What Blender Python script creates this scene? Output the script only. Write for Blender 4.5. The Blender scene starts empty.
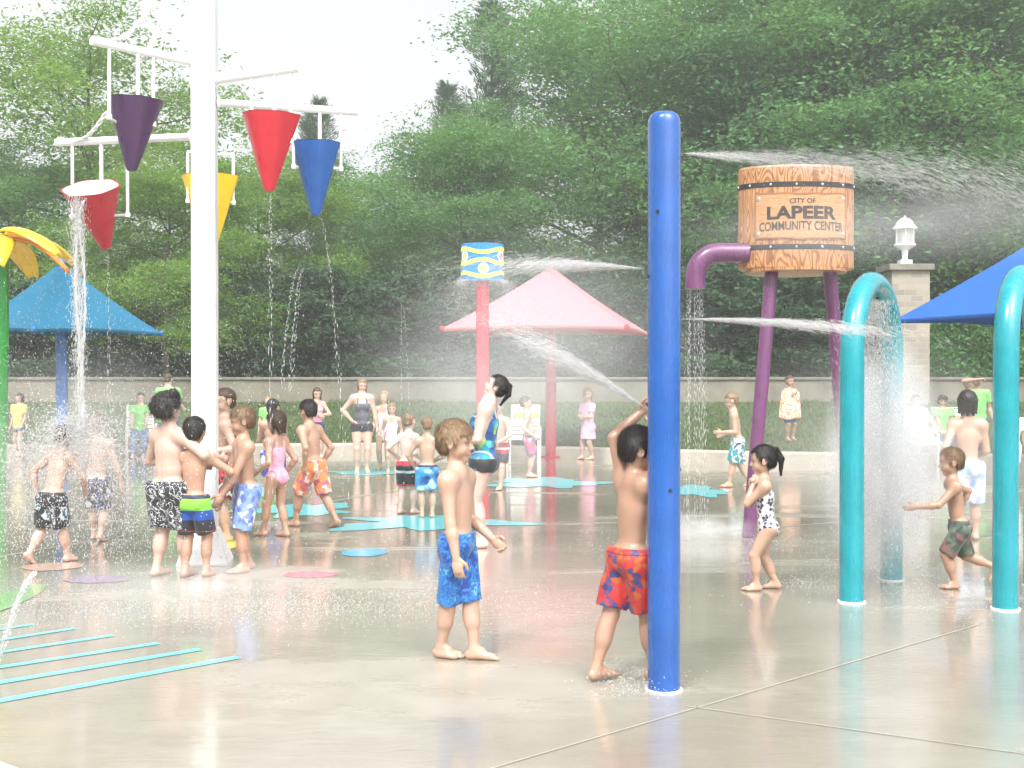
import bpy, bmesh, math, random
import numpy as np
from mathutils import Vector, Matrix, Euler
R = math.radians
random.seed(7); rng = np.random.default_rng(7)
S = bpy.context.scene
COL = S.collection
F, HC, Y0 = 1200.0, 1.6, 375.0            # focal length in pixels, eye height, horizon row

def gp(x, y):                              # ground point seen at a pixel
    d = HC*F/(y-Y0)
    return Vector(((x-512)*d/F, d, 0))
def at(x, y, d):                           # point at distance d seen at a pixel
    return Vector(((x-512)*d/F, d, HC+(Y0-y)*d/F))

def tag(o, label=None, cat=None, group=None, kind=None):
    if label: o['label'] = label
    if cat: o['category'] = cat
    if group: o['group'] = group
    if kind: o['kind'] = kind
    return o
def empty(name, loc=(0,0,0), rz=0):
    o = bpy.data.objects.new(name, None); COL.objects.link(o)
    o.location = loc; o.rotation_euler = (0,0,rz); o.empty_display_size = .2
    return o

def mesh_np(name, V, polys, mats=None, smooth=True, midx=None):
    """V (n,3); polys: (m,3) or (m,4) int array, or list of such arrays"""
    me = bpy.data.meshes.new(name)
    if isinstance(polys, np.ndarray): polys = [polys]
    polys = [p for p in polys if len(p)]
    V = np.asarray(V, dtype=np.float32)
    me.vertices.add(len(V)); me.vertices.foreach_set('co', V.ravel())
    li = np.concatenate([p.ravel() for p in polys]).astype(np.int32)
    tot = np.concatenate([np.full(len(p), p.shape[1]) for p in polys]).astype(np.int32)
    st = np.concatenate([[0], np.cumsum(tot)[:-1]]).astype(np.int32)
    me.loops.add(len(li)); me.loops.foreach_set('vertex_index', li)
    me.polygons.add(len(tot)); me.polygons.foreach_set('loop_start', st); me.polygons.foreach_set('loop_total', tot)
    me.polygons.foreach_set('use_smooth', np.full(len(tot), smooth))
    if midx is not None: me.polygons.foreach_set('material_index', np.asarray(midx, dtype=np.int32))
    me.update(calc_edges=True); me.validate()
    for m in (mats or []): me.materials.append(m)
    return me
def link(name, me, parent=None, loc=None, rz=0):
    o = bpy.data.objects.new(name, me); COL.objects.link(o)
    if parent: o.parent = parent
    if loc is not None: o.location = loc
    if rz: o.rotation_euler = (0,0,rz)
    return o

class MB:
    """collects shapes in one mesh"""
    def __init__(s): s.V=[]; s.P=[]; s.M=[]; s.n=0
    def add(s, V, P, m=0):
        s.V += [tuple(v) for v in V]
        for p in P: s.P.append(tuple(i+s.n for i in p)); s.M.append(m)
        s.n += len(V); return s
    def box(s, c, sz, rot=None, m=0):
        c=Vector(c); V=[]
        for i in (-1,1):
            for j in (-1,1):
                for k in (-1,1):
                    v=Vector((i*sz[0]/2,j*sz[1]/2,k*sz[2]/2))
                    if rot is not None: v=rot@v
                    V.append(c+v)
        return s.add(V,[(0,1,3,2),(4,6,7,5),(0,4,5,1),(2,3,7,6),(0,2,6,4),(1,5,7,3)],m)
    def tube(s, pts, rad, n=12, cap=True, m=0, closed=False, flat=1.0):
        pts=[Vector(p) for p in pts]; k=len(pts)
        if not hasattr(rad,'__len__'): rad=[rad]*k
        V=[]; up=None
        for i,p in enumerate(pts):
            a=pts[i-1] if i>0 else (pts[-1] if closed else p); b=pts[(i+1)%k] if (i<k-1 or closed) else p
            t=(b-a).normalized()
            if up is None:
                up=Vector((0,0,1)) if abs(t.z)<.9 else Vector((0,1,0))
            u=(up-t*up.dot(t)).normalized(); w=t.cross(u); up=u
            for j in range(n):
                an=2*math.pi*j/n
                V.append(p+u*math.cos(an)*rad[i]+w*math.sin(an)*rad[i]*flat)
        P=[]
        for i in range(k if closed else k-1):
            a=i*n; b=((i+1)%k)*n
            for j in range(n): P.append((a+j,a+(j+1)%n,b+(j+1)%n,b+j))
        if cap and not closed:
            P.append(tuple(range(n-1,-1,-1))); P.append(tuple((k-1)*n+j for j in range(n)))
        return s.add(V,P,m)
    def lathe(s, prof, n=32, c=(0,0,0), m=0, rot=None):
        c=Vector(c); V=[]; P=[]
        for r,z in prof:
            for j in range(n):
                v=Vector((r*math.cos(2*math.pi*j/n), r*math.sin(2*math.pi*j/n), z))
                if rot is not None: v=rot@v
                V.append(c+v)
        for i in range(len(prof)-1):
            for j in range(n): P.append((i*n+j,i*n+(j+1)%n,(i+1)*n+(j+1)%n,(i+1)*n+j))
        if prof[0][0]>1e-5: P.append(tuple(range(n-1,-1,-1)))
        if prof[-1][0]>1e-5: P.append(tuple((len(prof)-1)*n+j for j in range(n)))
        return s.add(V,P,m)
    def build(s, name, mats, parent=None, smooth=False, bevel=0, loc=None, rz=0, auto=None):
        me=bpy.data.meshes.new(name); me.from_pydata(s.V,[],s.P)
        if not isinstance(mats,(list,tuple)): mats=[mats]
        for mt in mats: me.materials.append(mt)
        me.polygons.foreach_set('material_index', s.M)
        bm=bmesh.new(); bm.from_mesh(me); bmesh.ops.remove_doubles(bm,verts=bm.verts,dist=1e-5)
        bmesh.ops.recalc_face_normals(bm,faces=bm.faces)
        if bevel: bmesh.ops.bevel(bm,geom=[e for e in bm.edges if e.is_manifold and e.calc_face_angle(0)>.5],offset=bevel,segments=2,affect='EDGES',profile=.7)
        for f in bm.faces: f.smooth=smooth
        if smooth:
            for e in bm.edges:
                if e.is_manifold and e.calc_face_angle(0)>R(40): e.smooth=False
        bm.to_mesh(me); bm.free()
        return link(name,me,parent,loc,rz)

# ------------------------------------------------------------ materials
def newmat(name):
    m=bpy.data.materials.new(name); m.use_nodes=True; nt=m.node_tree
    b=nt.nodes['Principled BSDF']; return m,nt,b
def N(nt,t,**kw):
    n=nt.nodes.new(t)
    for k,v in kw.items():
        if k in n.inputs: n.inputs[k].default_value=v
        else: setattr(n,k,v)
    return n
def coords(nt,kind='Object',scale=(1,1,1),rot=(0,0,0)):
    tc=N(nt,'ShaderNodeTexCoord'); mp=N(nt,'ShaderNodeMapping')
    mp.inputs['Scale'].default_value=scale; mp.inputs['Rotation'].default_value=rot
    nt.links.new(tc.outputs[kind],mp.inputs['Vector']); return mp.outputs['Vector']
def ramp(nt,fac,stops,interp='LINEAR'):
    r=N(nt,'ShaderNodeValToRGB'); r.color_ramp.interpolation=interp
    e=r.color_ramp.elements
    while len(e)<len(stops): e.new(.5)
    for i,(p,c) in enumerate(stops): e[i].position=p; e[i].color=(*c,1) if len(c)==3 else c
    if fac is not None: nt.links.new(fac,r.inputs['Fac'])
    return r.outputs['Color']
def mix(nt,fac,a,b,blend='MIX'):
    m=N(nt,'ShaderNodeMix',data_type='RGBA',blend_type=blend)
    for s_,v in ((0,fac),(6,a),(7,b)):
        if hasattr(v,'is_output'): nt.links.new(v,m.inputs[s_])
        elif s_==0: m.inputs[0].default_value=v
        else: m.inputs[s_].default_value=(*v,1) if len(v)==3 else v
    return m.outputs[2]
def noise(nt,vec,scale,detail=3,rough=.55,dist=0):
    n=N(nt,'ShaderNodeTexNoise'); n.inputs['Scale'].default_value=scale; n.inputs['Detail'].default_value=detail
    n.inputs['Roughness'].default_value=rough; n.inputs['Distortion'].default_value=dist
    nt.links.new(vec,n.inputs['Vector']); return n.outputs['Fac']
def bump(nt,b,h,strength=.3,dist=.01):
    n=N(nt,'ShaderNodeBump'); n.inputs['Strength'].default_value=strength; n.inputs['Distance'].default_value=dist
    nt.links.new(h,n.inputs['Height']); nt.links.new(n.outputs['Normal'],b.inputs['Normal'])
def paint(name,col,rough=.35,var=.12,coat=0,bs=.05,sc=6,metal=0):
    m,nt,b=newmat(name); v=coords(nt)
    f=noise(nt,v,sc,5,.6); c2=tuple(max(0,c*(1-var)) for c in col); c3=tuple(min(1,c*(1+var*.5)) for c in col)
    nt.links.new(ramp(nt,f,[(.3,c2),(.7,c3)]),b.inputs['Base Color'])
    fr_=noise(nt,coords(nt,scale=(1,1,.12)),22,4,.65)
    rg=N(nt,'ShaderNodeMapRange'); rg.inputs['From Min'].default_value=.3; rg.inputs['From Max'].default_value=.7; rg.inputs['To Min'].default_value=rough*.6; rg.inputs['To Max'].default_value=min(1,rough*1.7); nt.links.new(fr_,rg.inputs['Value']); nt.links.new(rg.outputs[0],b.inputs['Roughness'])
    b.inputs['Coat Weight'].default_value=coat; b.inputs['Coat Roughness'].default_value=.08
    b.inputs['Metallic'].default_value=metal
    f2=noise(nt,v,sc*8,3); bump(nt,b,f2,bs,.004)
    return m
def skinmat(name,col):
    m,nt,b=newmat(name); v=coords(nt)
    f=noise(nt,v,9,4,.6); g=noise(nt,v,45,2)
    red=(min(1,col[0]*1.05),col[1]*.86,col[2]*.82); pale=tuple(min(1,c*1.06) for c in col)
    c=ramp(nt,f,[(.32,red),(.5,col),(.68,pale)])
    nt.links.new(mix(nt,g,c,tuple(k*.93 for k in col)),b.inputs['Base Color'])
    b.inputs['Roughness'].default_value=.42; b.inputs['Specular IOR Level'].default_value=.5
    b.inputs['Subsurface Weight'].default_value=.0
    b.inputs['Coat Weight'].default_value=.25; b.inputs['Coat Roughness'].default_value=.25
    bump(nt,b,noise(nt,v,90,3),.12,.002)
    return m
def fab(name,cols,scale=14,kind='vor',rough=.6,zs=None,bands=None):
    """printed cloth. cols: colours; kind vor / noise / streak / dots / band"""
    m,nt,b=newmat(name); v=coords(nt)
    k=len(cols)
    if kind=='band':
        sp=N(nt,'ShaderNodeSeparateXYZ'); 
        w=noise(nt,v,5,2); ad=N(nt,'ShaderNodeMath',operation='MULTIPLY_ADD'); nt.links.new(v,sp.inputs[0])
        nt.links.new(w,ad.inputs[0]); ad.inputs[1].default_value=.03; nt.links.new(sp.outputs['Z'],ad.inputs[2])
        mr=N(nt,'ShaderNodeMapRange'); mr.inputs['From Min'].default_value=zs[0]; mr.inputs['From Max'].default_value=zs[1]
        nt.links.new(ad.outputs[0],mr.inputs['Value'])
        c=ramp(nt,mr.outputs[0],[(p,q) for p,q in zip(bands,cols)],'CONSTANT')
    elif kind=='dots':
        n=N(nt,'ShaderNodeTexVoronoi'); n.inputs['Scale'].default_value=scale; nt.links.new(v,n.inputs['Vector'])
        c=ramp(nt,n.outputs['Distance'],[(0,cols[1]),(.3,cols[1]),(.38,cols[2%k]),(.5,cols[0])],'CONSTANT')
    else:
        wv=N(nt,'ShaderNodeTexNoise'); wv.inputs['Scale'].default_value=scale*.6; wv.inputs['Detail'].default_value=2; nt.links.new(v,wv.inputs['Vector'])
        wm=N(nt,'ShaderNodeVectorMath',operation='MULTIPLY_ADD'); nt.links.new(wv.outputs['Color'],wm.inputs[0]); wm.inputs[1].default_value=(1.6/scale,)*3; nt.links.new(v,wm.inputs[2])
        if kind=='vor':
            n=N(nt,'ShaderNodeTexVoronoi'); n.inputs['Scale'].default_value=scale; nt.links.new(wm.outputs[0],n.inputs['Vector'])
            sep=N(nt,'ShaderNodeSeparateColor'); nt.links.new(n.outputs['Color'],sep.inputs[0])
            c1=ramp(nt,sep.outputs[0],[(i/k,cols[i]) for i in range(k)],'CONSTANT')
            c=mix(nt,ramp(nt,n.outputs['Distance'],[(.4,(0,0,0)),(.7,(.6,.6,.6))]),c1,cols[-1])
        elif kind=='streak':
            n=noise(nt,wm.outputs[0],scale,2,.5,1.5); c=ramp(nt,n,[(.33+.36*i/k,cols[i]) for i in range(k)],'CONSTANT')
        else:
            n=noise(nt,wm.outputs[0],scale,3,.6); c=ramp(nt,n,[(.3+.4*i/max(1,k-1),cols[i]) for i in range(k)])
    nt.links.new(c,b.inputs['Base Color'])
    b.inputs['Roughness'].default_value=rough; b.inputs['Sheen Weight'].default_value=.15
    bump(nt,b,noise(nt,v,30,3),.25,.006)
    return m
def watermat(name='white_water',tr=.35,col=.92):
    m=bpy.data.materials.new(name); m.use_nodes=True; nt=m.node_tree; nt.nodes.clear()
    o=N(nt,'ShaderNodeOutputMaterial'); d=N(nt,'ShaderNodeBsdfDiffuse'); d.inputs[0].default_value=(col,col*1.0,col*1.0,1)
    t=N(nt,'ShaderNodeBsdfTranslucent'); t.inputs[0].default_value=(col,col,col,1)
    g=N(nt,'ShaderNodeBsdfGlossy'); g.inputs['Roughness'].default_value=.15
    a=N(nt,'ShaderNodeMixShader'); a.inputs[0].default_value=.5; nt.links.new(d.outputs[0],a.inputs[1]); nt.links.new(t.outputs[0],a.inputs[2])
    h=N(nt,'ShaderNodeMixShader'); h.inputs[0].default_value=.2; nt.links.new(a.outputs[0],h.inputs[1]); nt.links.new(g.outputs[0],h.inputs[2])
    x=N(nt,'ShaderNodeBsdfTransparent'); c=N(nt,'ShaderNodeMixShader'); c.inputs[0].default_value=tr
    nt.links.new(h.outputs[0],c.inputs[1]); nt.links.new(x.outputs[0],c.inputs[2]); nt.links.new(c.outputs[0],o.inputs['Surface'])
    return m
def volmat(name,dens,col=(.98,.98,.98),noisy=0,scale=2.,height=None,aniso=.2):
    m=bpy.data.materials.new(name); m.use_nodes=True; nt=m.node_tree; nt.nodes.clear()
    o=N(nt,'ShaderNodeOutputMaterial'); v=N(nt,'ShaderNodeVolumePrincipled')
    v.inputs['Color'].default_value=(*col,1); v.inputs['Density'].default_value=dens; v.inputs['Anisotropy'].default_value=aniso
    nt.links.new(v.outputs[0],o.inputs['Volume'])
    if noisy:
        f=noise(nt,coords(nt),scale,3,.6)
        mr=N(nt,'ShaderNodeMapRange'); mr.inputs['From Min'].default_value=.38; mr.inputs['From Max'].default_value=.7; mr.inputs['To Max'].default_value=dens*2.2; mr.inputs['To Min'].default_value=dens*.35
        nt.links.new(f,mr.inputs['Value'])
        tc=N(nt,'ShaderNodeTexCoord'); ln=N(nt,'ShaderNodeVectorMath',operation='LENGTH'); nt.links.new(tc.outputs['Object'],ln.inputs[0])
        fo=N(nt,'ShaderNodeMapRange',interpolation_type='SMOOTHSTEP'); fo.inputs['From Min'].default_value=1.; fo.inputs['From Max'].default_value=.1; nt.links.new(ln.outputs['Value'],fo.inputs['Value'])
        mu=N(nt,'ShaderNodeMath',operation='MULTIPLY'); nt.links.new(mr.outputs[0],mu.inputs[0]); nt.links.new(fo.outputs[0],mu.inputs[1]); nt.links.new(mu.outputs[0],v.inputs['Density'])
    return m
# ------------------------------------------------------------ figures grown from smooth distance fields
class Field:
    def __init__(s, lo, hi, h):
        s.lo=np.array(lo,dtype=np.float64); s.h=h; s.n=np.ceil((np.array(hi)-s.lo)/h).astype(int)+1
        s.f=np.full(s.n,9.,dtype=np.float32)
        s.ax=[s.lo[i]+h*np.arange(s.n[i]) for i in range(3)]
    def _sub(s, lo, hi):
        a=np.clip(np.floor((np.array(lo)-s.lo)/s.h).astype(int),0,s.n-1); b=np.clip(np.ceil((np.array(hi)-s.lo)/s.h).astype(int)+1,1,s.n)
        sl=tuple(slice(a[i],max(b[i],a[i]+1)) for i in range(3))
        X=s.ax[0][sl[0]][:,None,None]; Y=s.ax[1][sl[1]][None,:,None]; Z=s.ax[2][sl[2]][None,None,:]
        return sl,X,Y,Z
    def _mix(s, sl, d, k):
        f=s.f[sl]
        if k<=0: s.f[sl]=np.minimum(f,d)
        else:
            hh=np.maximum(k-np.abs(f-d),0)/k; s.f[sl]=np.minimum(f,d)-hh*hh*k*.25
    def cone(s, a, b, ra, rb, k=.02, cut=False):
        a=np.array(a,float); b=np.array(b,float); m=max(ra,rb)+k+2*s.h
        sl,X,Y,Z=s._sub(np.minimum(a,b)-m,np.maximum(a,b)+m)
        ba=b-a; L=max(ba@ba,1e-9)
        px,py,pz=X-a[0],Y-a[1],Z-a[2]
        t=np.clip((px*ba[0]+py*ba[1]+pz*ba[2])/L,0,1)
        d=np.sqrt((px-t*ba[0])**2+(py-t*ba[1])**2+(pz-t*ba[2])**2)-(ra+(rb-ra)*t)
        if cut:
            f=s.f[sl]; hh=np.maximum(k-np.abs(-f-d),0)/k; s.f[sl]=-(np.minimum(-f,d)-hh*hh*k*.25)
        else: s._mix(sl,d,k)
    def ell(s, c, r, Rm=None, k=.02):
        c=np.array(c,float); r=np.array(r,float); m=r.max()+k+2*s.h
        sl,X,Y,Z=s._sub(c-m,c+m); px,py,pz=X-c[0],Y-c[1],Z-c[2]
        if Rm is not None:
            M=np.array(Rm.transposed()); qx=M[0,0]*px+M[0,1]*py+M[0,2]*pz; qy=M[1,0]*px+M[1,1]*py+M[1,2]*pz; qz=M[2,0]*px+M[2,1]*py+M[2,2]*pz
        else: qx,qy,qz=px,py,pz
        k0=np.sqrt((qx/r[0])**2+(qy/r[1])**2+(qz/r[2])**2); k1=np.sqrt((qx/r[0]**2)**2+(qy/r[1]**2)**2+(qz/r[2]**2)**2)+1e-6
        s._mix(sl,(k0*(k0-1)/k1),k)
    def plane(s, p, n):                    # keep the side the normal points away from
        n=np.array(n,float); n/=np.linalg.norm(n)
        d=(s.ax[0][:,None,None]-p[0])*n[0]+(s.ax[1][None,:,None]-p[1])*n[1]+(s.ax[2][None,None,:]-p[2])*n[2]
        s.f=np.maximum(s.f,d.astype(np.float32))
    def grid(s): return s.ax[0][:,None,None],s.ax[1][None,:,None],s.ax[2][None,None,:]
    def mesh(s):
        f=s.f.copy(); f[0]=f[-1]=9; f[:,0]=f[:,-1]=9; f[:,:,0]=f[:,:,-1]=9
        sg=f<0
        a=sg[:-1,:-1,:-1]; cs=np.zeros(a.shape,dtype=np.int8)
        for i in (0,1):
            for j in (0,1):
                for k in (0,1): cs+=sg[i:i+a.shape[0],j:j+a.shape[1],k:k+a.shape[2]]
        act=(cs>0)&(cs<8); idx=np.argwhere(act); vid=np.full(a.shape,-1,dtype=np.int32); vid[act]=np.arange(len(idx))
        acc=np.zeros((len(idx),3)); cnt=np.zeros(len(idx)); I,J,K=idx.T
        for ax in range(3):
            o1,o2=[q for q in range(3) if q!=ax]
            for u in (0,1):
                for w in (0,1):
                    p=[I,J,K]; off=[0,0,0]; off[o1]=u; off[o2]=w; off2=off[:]; off2[ax]=1
                    v0=f[I+off[0],J+off[1],K+off[2]]; v1=f[I+off2[0],J+off2[1],K+off2[2]]
                    c=(v0<0)!=(v1<0); t=np.where(c,v0/np.where(c,v0-v1,1),0)
                    P=np.stack([np.full(len(I),off[0],float),np.full(len(I),off[1],float),np.full(len(I),off[2],float)],1); P[:,ax]+=t
                    acc+=P*c[:,None]; cnt+=c
        V=s.lo+(idx+acc/cnt[:,None])*s.h
        Q=[]
        for ax in range(3):
            o1,o2=[(1,2),(2,0),(0,1)][ax]
            sa=[slice(None)]*3; sb=[slice(None)]*3; sa[ax]=slice(0,-1); sb[ax]=slice(1,None)
            c=sg[tuple(sa)]!=sg[tuple(sb)]; e=np.argwhere(c)
            e=e[(e[:,o1]>0)&(e[:,o2]>0)&(e[:,o1]<f.shape[o1]-1)&(e[:,o2]<f.shape[o2]-1)]
            d1=np.zeros(3,int); d1[o1]=1; d2=np.zeros(3,int); d2[o2]=1
            q=np.stack([vid[tuple((e-d1-d2).T)],vid[tuple((e-d2).T)],vid[tuple(e.T)],vid[tuple((e-d1).T)]],1)
            fl=~sg[tuple(e.T)]; q[fl]=q[fl][:,::-1]; Q.append(q)
        return V,np.concatenate(Q)

def ik(a, t, l1, l2, hint):
    v=t-a; d=v.length; d=min(d,(l1+l2)*.999); v=v.normalized(); t=a+v*d
    x=(l1*l1-l2*l2+d*d)/(2*d); hgt=math.sqrt(max(l1*l1-x*x,0))
    h=hint-v*hint.dot(v)
    h=h.normalized() if h.length>1e-5 else Vector((1,0,0))
    return a+v*x+h*hgt, t
SK={}
def skin(k):
    cols={'tan':(.41,.245,.17),'fair':(.53,.36,.29),'pale':(.6,.45,.39),'mid':(.47,.305,.225)}
    if k not in SK: SK[k]=skinmat('skin_'+k,cols[k])
    return SK[k]
HM={}
def hairmat(k):
    cols={'black':(.018,.014,.013),'brown':(.06,.036,.022),'blond':(.30,.20,.115),'light_brown':(.2,.125,.07),'red':(.2,.09,.05)}
    if k in HM: return HM[k]
    m,nt,b=newmat('hair_'+k); c=cols[k]; v=coords(nt,scale=(1,1,.25))
    f=noise(nt,v,60,3,.7); nt.links.new(ramp(nt,f,[(.3,tuple(q*.55 for q in c)),(.7,tuple(min(1,q*1.35) for q in c))]),b.inputs['Base Color'])
    b.inputs['Roughness'].default_value=.5; bump(nt,b,noise(nt,v,90,3),.5,.006); HM[k]=m; return m

def person(label, px, py, H, yaw=0, q=1, hs=.155, leg=.475, fat=1., sk='mid', hair='brown', hstyle='short',
           lean=0, side=0, twist=0, drop=0, fl=(0,.05,0), fr=(0,-.05,0), fpl=0, fpr=0, fyl=8, fyr=-8,
           hl=None, hr=None, el=(-1,.3,-.3), er=(-1,-.3,-.3), head=(0,0,0), curl=.4, bottom=('trunks',None), top=None, hem=.85,
           group=None, d=None, base=0., sit=False, belly=0, wb=None, extra=None, bust=0, grp=None, waist=.045, loose=1., palm=None, sw=1.):
    h={3:.0045,2:.006,1:.009,0:.013}[q]
    hh=hs*H; hip=leg*H; ank=.045*H
    l1=(hip-ank)*.52; l2=(hip-ank)*.49
    P=Vector((0,0,hip-drop*H))
    Rp=Matrix.Identity(3)
    Rc=(Euler((R(side),R(lean),0)).to_matrix())@Matrix.Rotation(R(twist),3,'Z')
    shz=H-hh-.06*H
    T=shz-hip
    up=Rc@Vector((0,0,1))
    neckb=P+up*(T+.012*H)
    lift=[.03*H if (w_ and w_[2]>.92) else 0 for w_ in (hl,hr)]
    SL=P+up*(T-.012*H)+Rc@Vector((0,.092*H*sw,0)); SR=P+up*(T-.012*H+lift[1])+Rc@Vector((0,-.092*H*sw+lift[1]*.6,0)); SL=SL+up*lift[0]-Rc@Vector((0,lift[0]*.6,0))
    Rh=Matrix.Rotation(R(head[0]),3,'Z')@Euler((R(head[2]),R(head[1]),0)).to_matrix()
    Rh=Matrix.Rotation(R(twist*.5),3,'Z')@Rh
    chin=neckb+up*(.05*H)+Rh@Vector((.012*H,0,0))
    # head origin sits under the skull; chin is .0 in z of the head frame
    HO=chin-Rh@Vector((.02*H,0,0))-Vector((0,0,.002*H))
    def hp(x,y,z): return HO+Rh@Vector((x*hh,y*hh,z*hh))
    hipL=P+Vector((0,.052*H,-.005*H)); hipR=P+Vector((0,-.052*H,-.005*H))
    AL=Vector((fl[0]*H,fl[1]*H,ank+fl[2]*H)); AR=Vector((fr[0]*H,fr[1]*H,ank+fr[2]*H))
    KL,AL=ik(hipL,AL,l1,l2,Vector((1,.1,0 if not sit else .6))); KR,AR=ik(hipR,AR,l1,l2,Vector((1,-.1,0 if not sit else .6)))
    ua=.172*H; fa=.142*H
    if hl is None: hl=(.02,.15,.47)
    if hr is None: hr=(.02,-.15,.47)
    WL=Vector(hl)*H; WR=Vector(hr)*H
    EL,WL=ik(SL,WL,ua,fa,Vector(el)); ER,WR=ik(SR,WR,ua,fa,Vector(er))
    pts=[P,SL,SR,KL,KR,AL,AR,EL,ER,WL,WR,hp(0,0,1),hp(0,0,0)]
    m=.13*H
    lo=np.array([min(p[i] for p in pts)-m for i in range(3)]); hi=np.array([max(p[i] for p in pts)+m for i in range(3)])
    lo[2]=max(lo[2],-3*h) if not base else lo[2]
    lo=np.minimum(lo,[-.2*H,-.15*H,99]); hi=np.maximum(hi,[.2*H,.15*H,-99]); hi[0]+=.05*H
    G=lambda: Field(lo,hi,h)
    ft=fat
    def torso(F,inf=0.,z=1.):
        F.ell(P+Vector((0,0,.012*H)),(.058*H*ft+inf,.078*H*ft+inf,.062*H+inf),Rp,0)
        mid=P+up*(T*.36)
        F.ell(mid+Rc@Vector((.006*H+belly*.3*H,0,0)),(.05*H*ft+inf+belly*H,.066*H*ft+inf+belly*.5*H,.1*H+inf),Rc,.03*H)
        F.ell(P+up*(T*.7),(.054*H*ft+inf,.08*H*(.5+.5*ft)+inf,.095*H+inf),Rc,.03*H)
        F.cone(P+up*T*.97+Rc@Vector((0,.06*H,0)),P+up*T*.97+Rc@Vector((0,-.06*H,0)),.034*H+inf,.034*H+inf,.035*H)
        if bust:
            for sy in (1,-1): F.ell(P+up*(T*.7)+Rc@Vector((.045*H,sy*.04*H,0)),(.035*H*bust+inf,.038*H*bust+inf,.04*H*bust+inf),Rc,.02*H)
        for sy in (1,-1): F.ell(P+Vector((-.026*H,sy*.034*H,-.012*H)),(.043*H*ft+inf,.043*H*ft+inf,.05*H+inf),Rp,.035*H)
    def legs(F,inf=0.,shin=True):
        for hp_,K,A in ((hipL,KL,AL),(hipR,KR,AR)):
            F.cone(hp_,hp_.lerp(K,.95),.054*H*ft+inf,.034*H*(.6+.4*ft)+inf,.025*H)
            if shin:
                F.cone(K,K.lerp(A,.5),.033*H*(.6+.4*ft)+inf,.032*H*(.6+.4*ft)+inf,.012*H)
                bk=(A-K).normalized(); cdir=Vector((-1,0,0)); cdir=(cdir-bk*cdir.dot(bk)).normalized()
                F.ell(K.lerp(A,.32)+cdir*.009*H,(.031*H*ft+inf,.03*H*ft+inf,.075*H+inf),Vector((0,0,-1)).rotation_difference(bk).to_matrix(),.015*H)
                F.cone(K.lerp(A,.45),A,.029*H+inf,.0195*H+inf,.012*H)
                F.ell(K+Vector((.01*H,0,0)),(.026*H,.027*H,.03*H),None,.012*H)
    def arms(F,inf=0.,fore=True):
        for s_,E,W in ((SL,EL,WL),(SR,ER,WR)):
            F.ell(s_,(.031*H*(.7+.3*ft)+inf,.033*H*(.7+.3*ft)+inf,.034*H+inf),None,.045*H)
            F.cone(s_,E,.031*H*(.5+.5*ft)+inf,.0235*H*(.5+.5*ft)+inf,.03*H)
            if fore:
                F.cone(E,E.lerp(W,.35),.0235*H*(.5+.5*ft)+inf,.0245*H*(.5+.5*ft)+inf,.008*H); F.cone(E.lerp(W,.3),W,.0245*H*(.5+.5*ft)+inf,.0165*H+inf,.01*H)
    B=G(); torso(B); legs(B)
    if q>=2:                                # shoulder blades, collar and chest relief
        for sy in (1,-1):
            B.cone(P+up*T*1.0+Rc@Vector((.03*H,sy*.012*H,0)),P+up*T*1.03+Rc@Vector((.005*H,sy*.09*H,0)),.008*H,.009*H,.012*H)
        B.cone(P+up*T*.15+Rc@Vector((-.066*H,0,0)),P+up*T*.85+Rc@Vector((-.073*H,0,0)),.004*H,.005*H,.018*H,cut=True)
        B.ell(P+up*T*.2+Rc@Vector((.062*H*ft+belly*H,0,0)),(.001*H,.001*H,.001*H),None,0)
    # neck and traps
    nr=.031*H*(.8+.2*ft)
    B.cone(neckb-up*.02*H,hp(-.02,0,.22),nr*1.12,nr,.022*H)
    for s_ in (SL,SR): B.cone(neckb+up*.012*H,neckb.lerp(s_,.8)+up*.006*H,.026*H,.02*H,.04*H)
    arms(B)
    # head
    B.ell(hp(-.04,0,.62),(.425*hh,.355*hh,.375*hh),Rh,.01*H)
    B.ell(hp(.12,0,.39),(.255*hh,.255*hh,.34*hh),Rh,.06*hh)
    B.ell(hp(.04,0,.25),(.25*hh,.215*hh,.17*hh),Rh,.08*hh)
    B.cone(hp(.25,.03,.085),hp(.25,-.03,.085),.075*hh,.075*hh,.08*hh)
    for sy in (1,-1):
        B.ell(hp(.2,sy*.14,.31),(.13*hh,.11*hh,.13*hh),Rh,.05*hh)
        if q>=1:
            B.ell(hp(-.02,sy*.345,.44),(.085*hh,.03*hh,.12*hh),Rh@Matrix.Rotation(R(sy*20),3,'Z'),.02*hh)
            B.cone(hp(.0,sy*.39,.45),hp(.0,sy*.38,.42),.028*hh,.022*hh,.02*hh,cut=True) if q>=2 else None
            B.cone(hp(.37,sy*.10,.475),hp(.35,sy*.16,.475),.055*hh,.05*hh,.05*hh,cut=True)
            B.cone(hp(.335,sy*.05,.545),hp(.29,sy*.2,.55),.035*hh,.03*hh,.05*hh)
    B.cone(hp(.35,0,.5),hp(.43,0,.36),.028*hh,.042*hh,.045*hh)
    B.cone(hp(.385,.045,.335),hp(.385,-.045,.335),.03*hh,.03*hh,.03*hh)
    if q>=1:
        B.cone(hp(.335,.05,.235),hp(.335,-.05,.235),.035*hh,.035*hh,.05*hh)
        B.cone(hp(.385,.05,.222),hp(.385,-.05,.222),.01*hh,.01*hh,.018*hh,cut=True)
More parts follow.
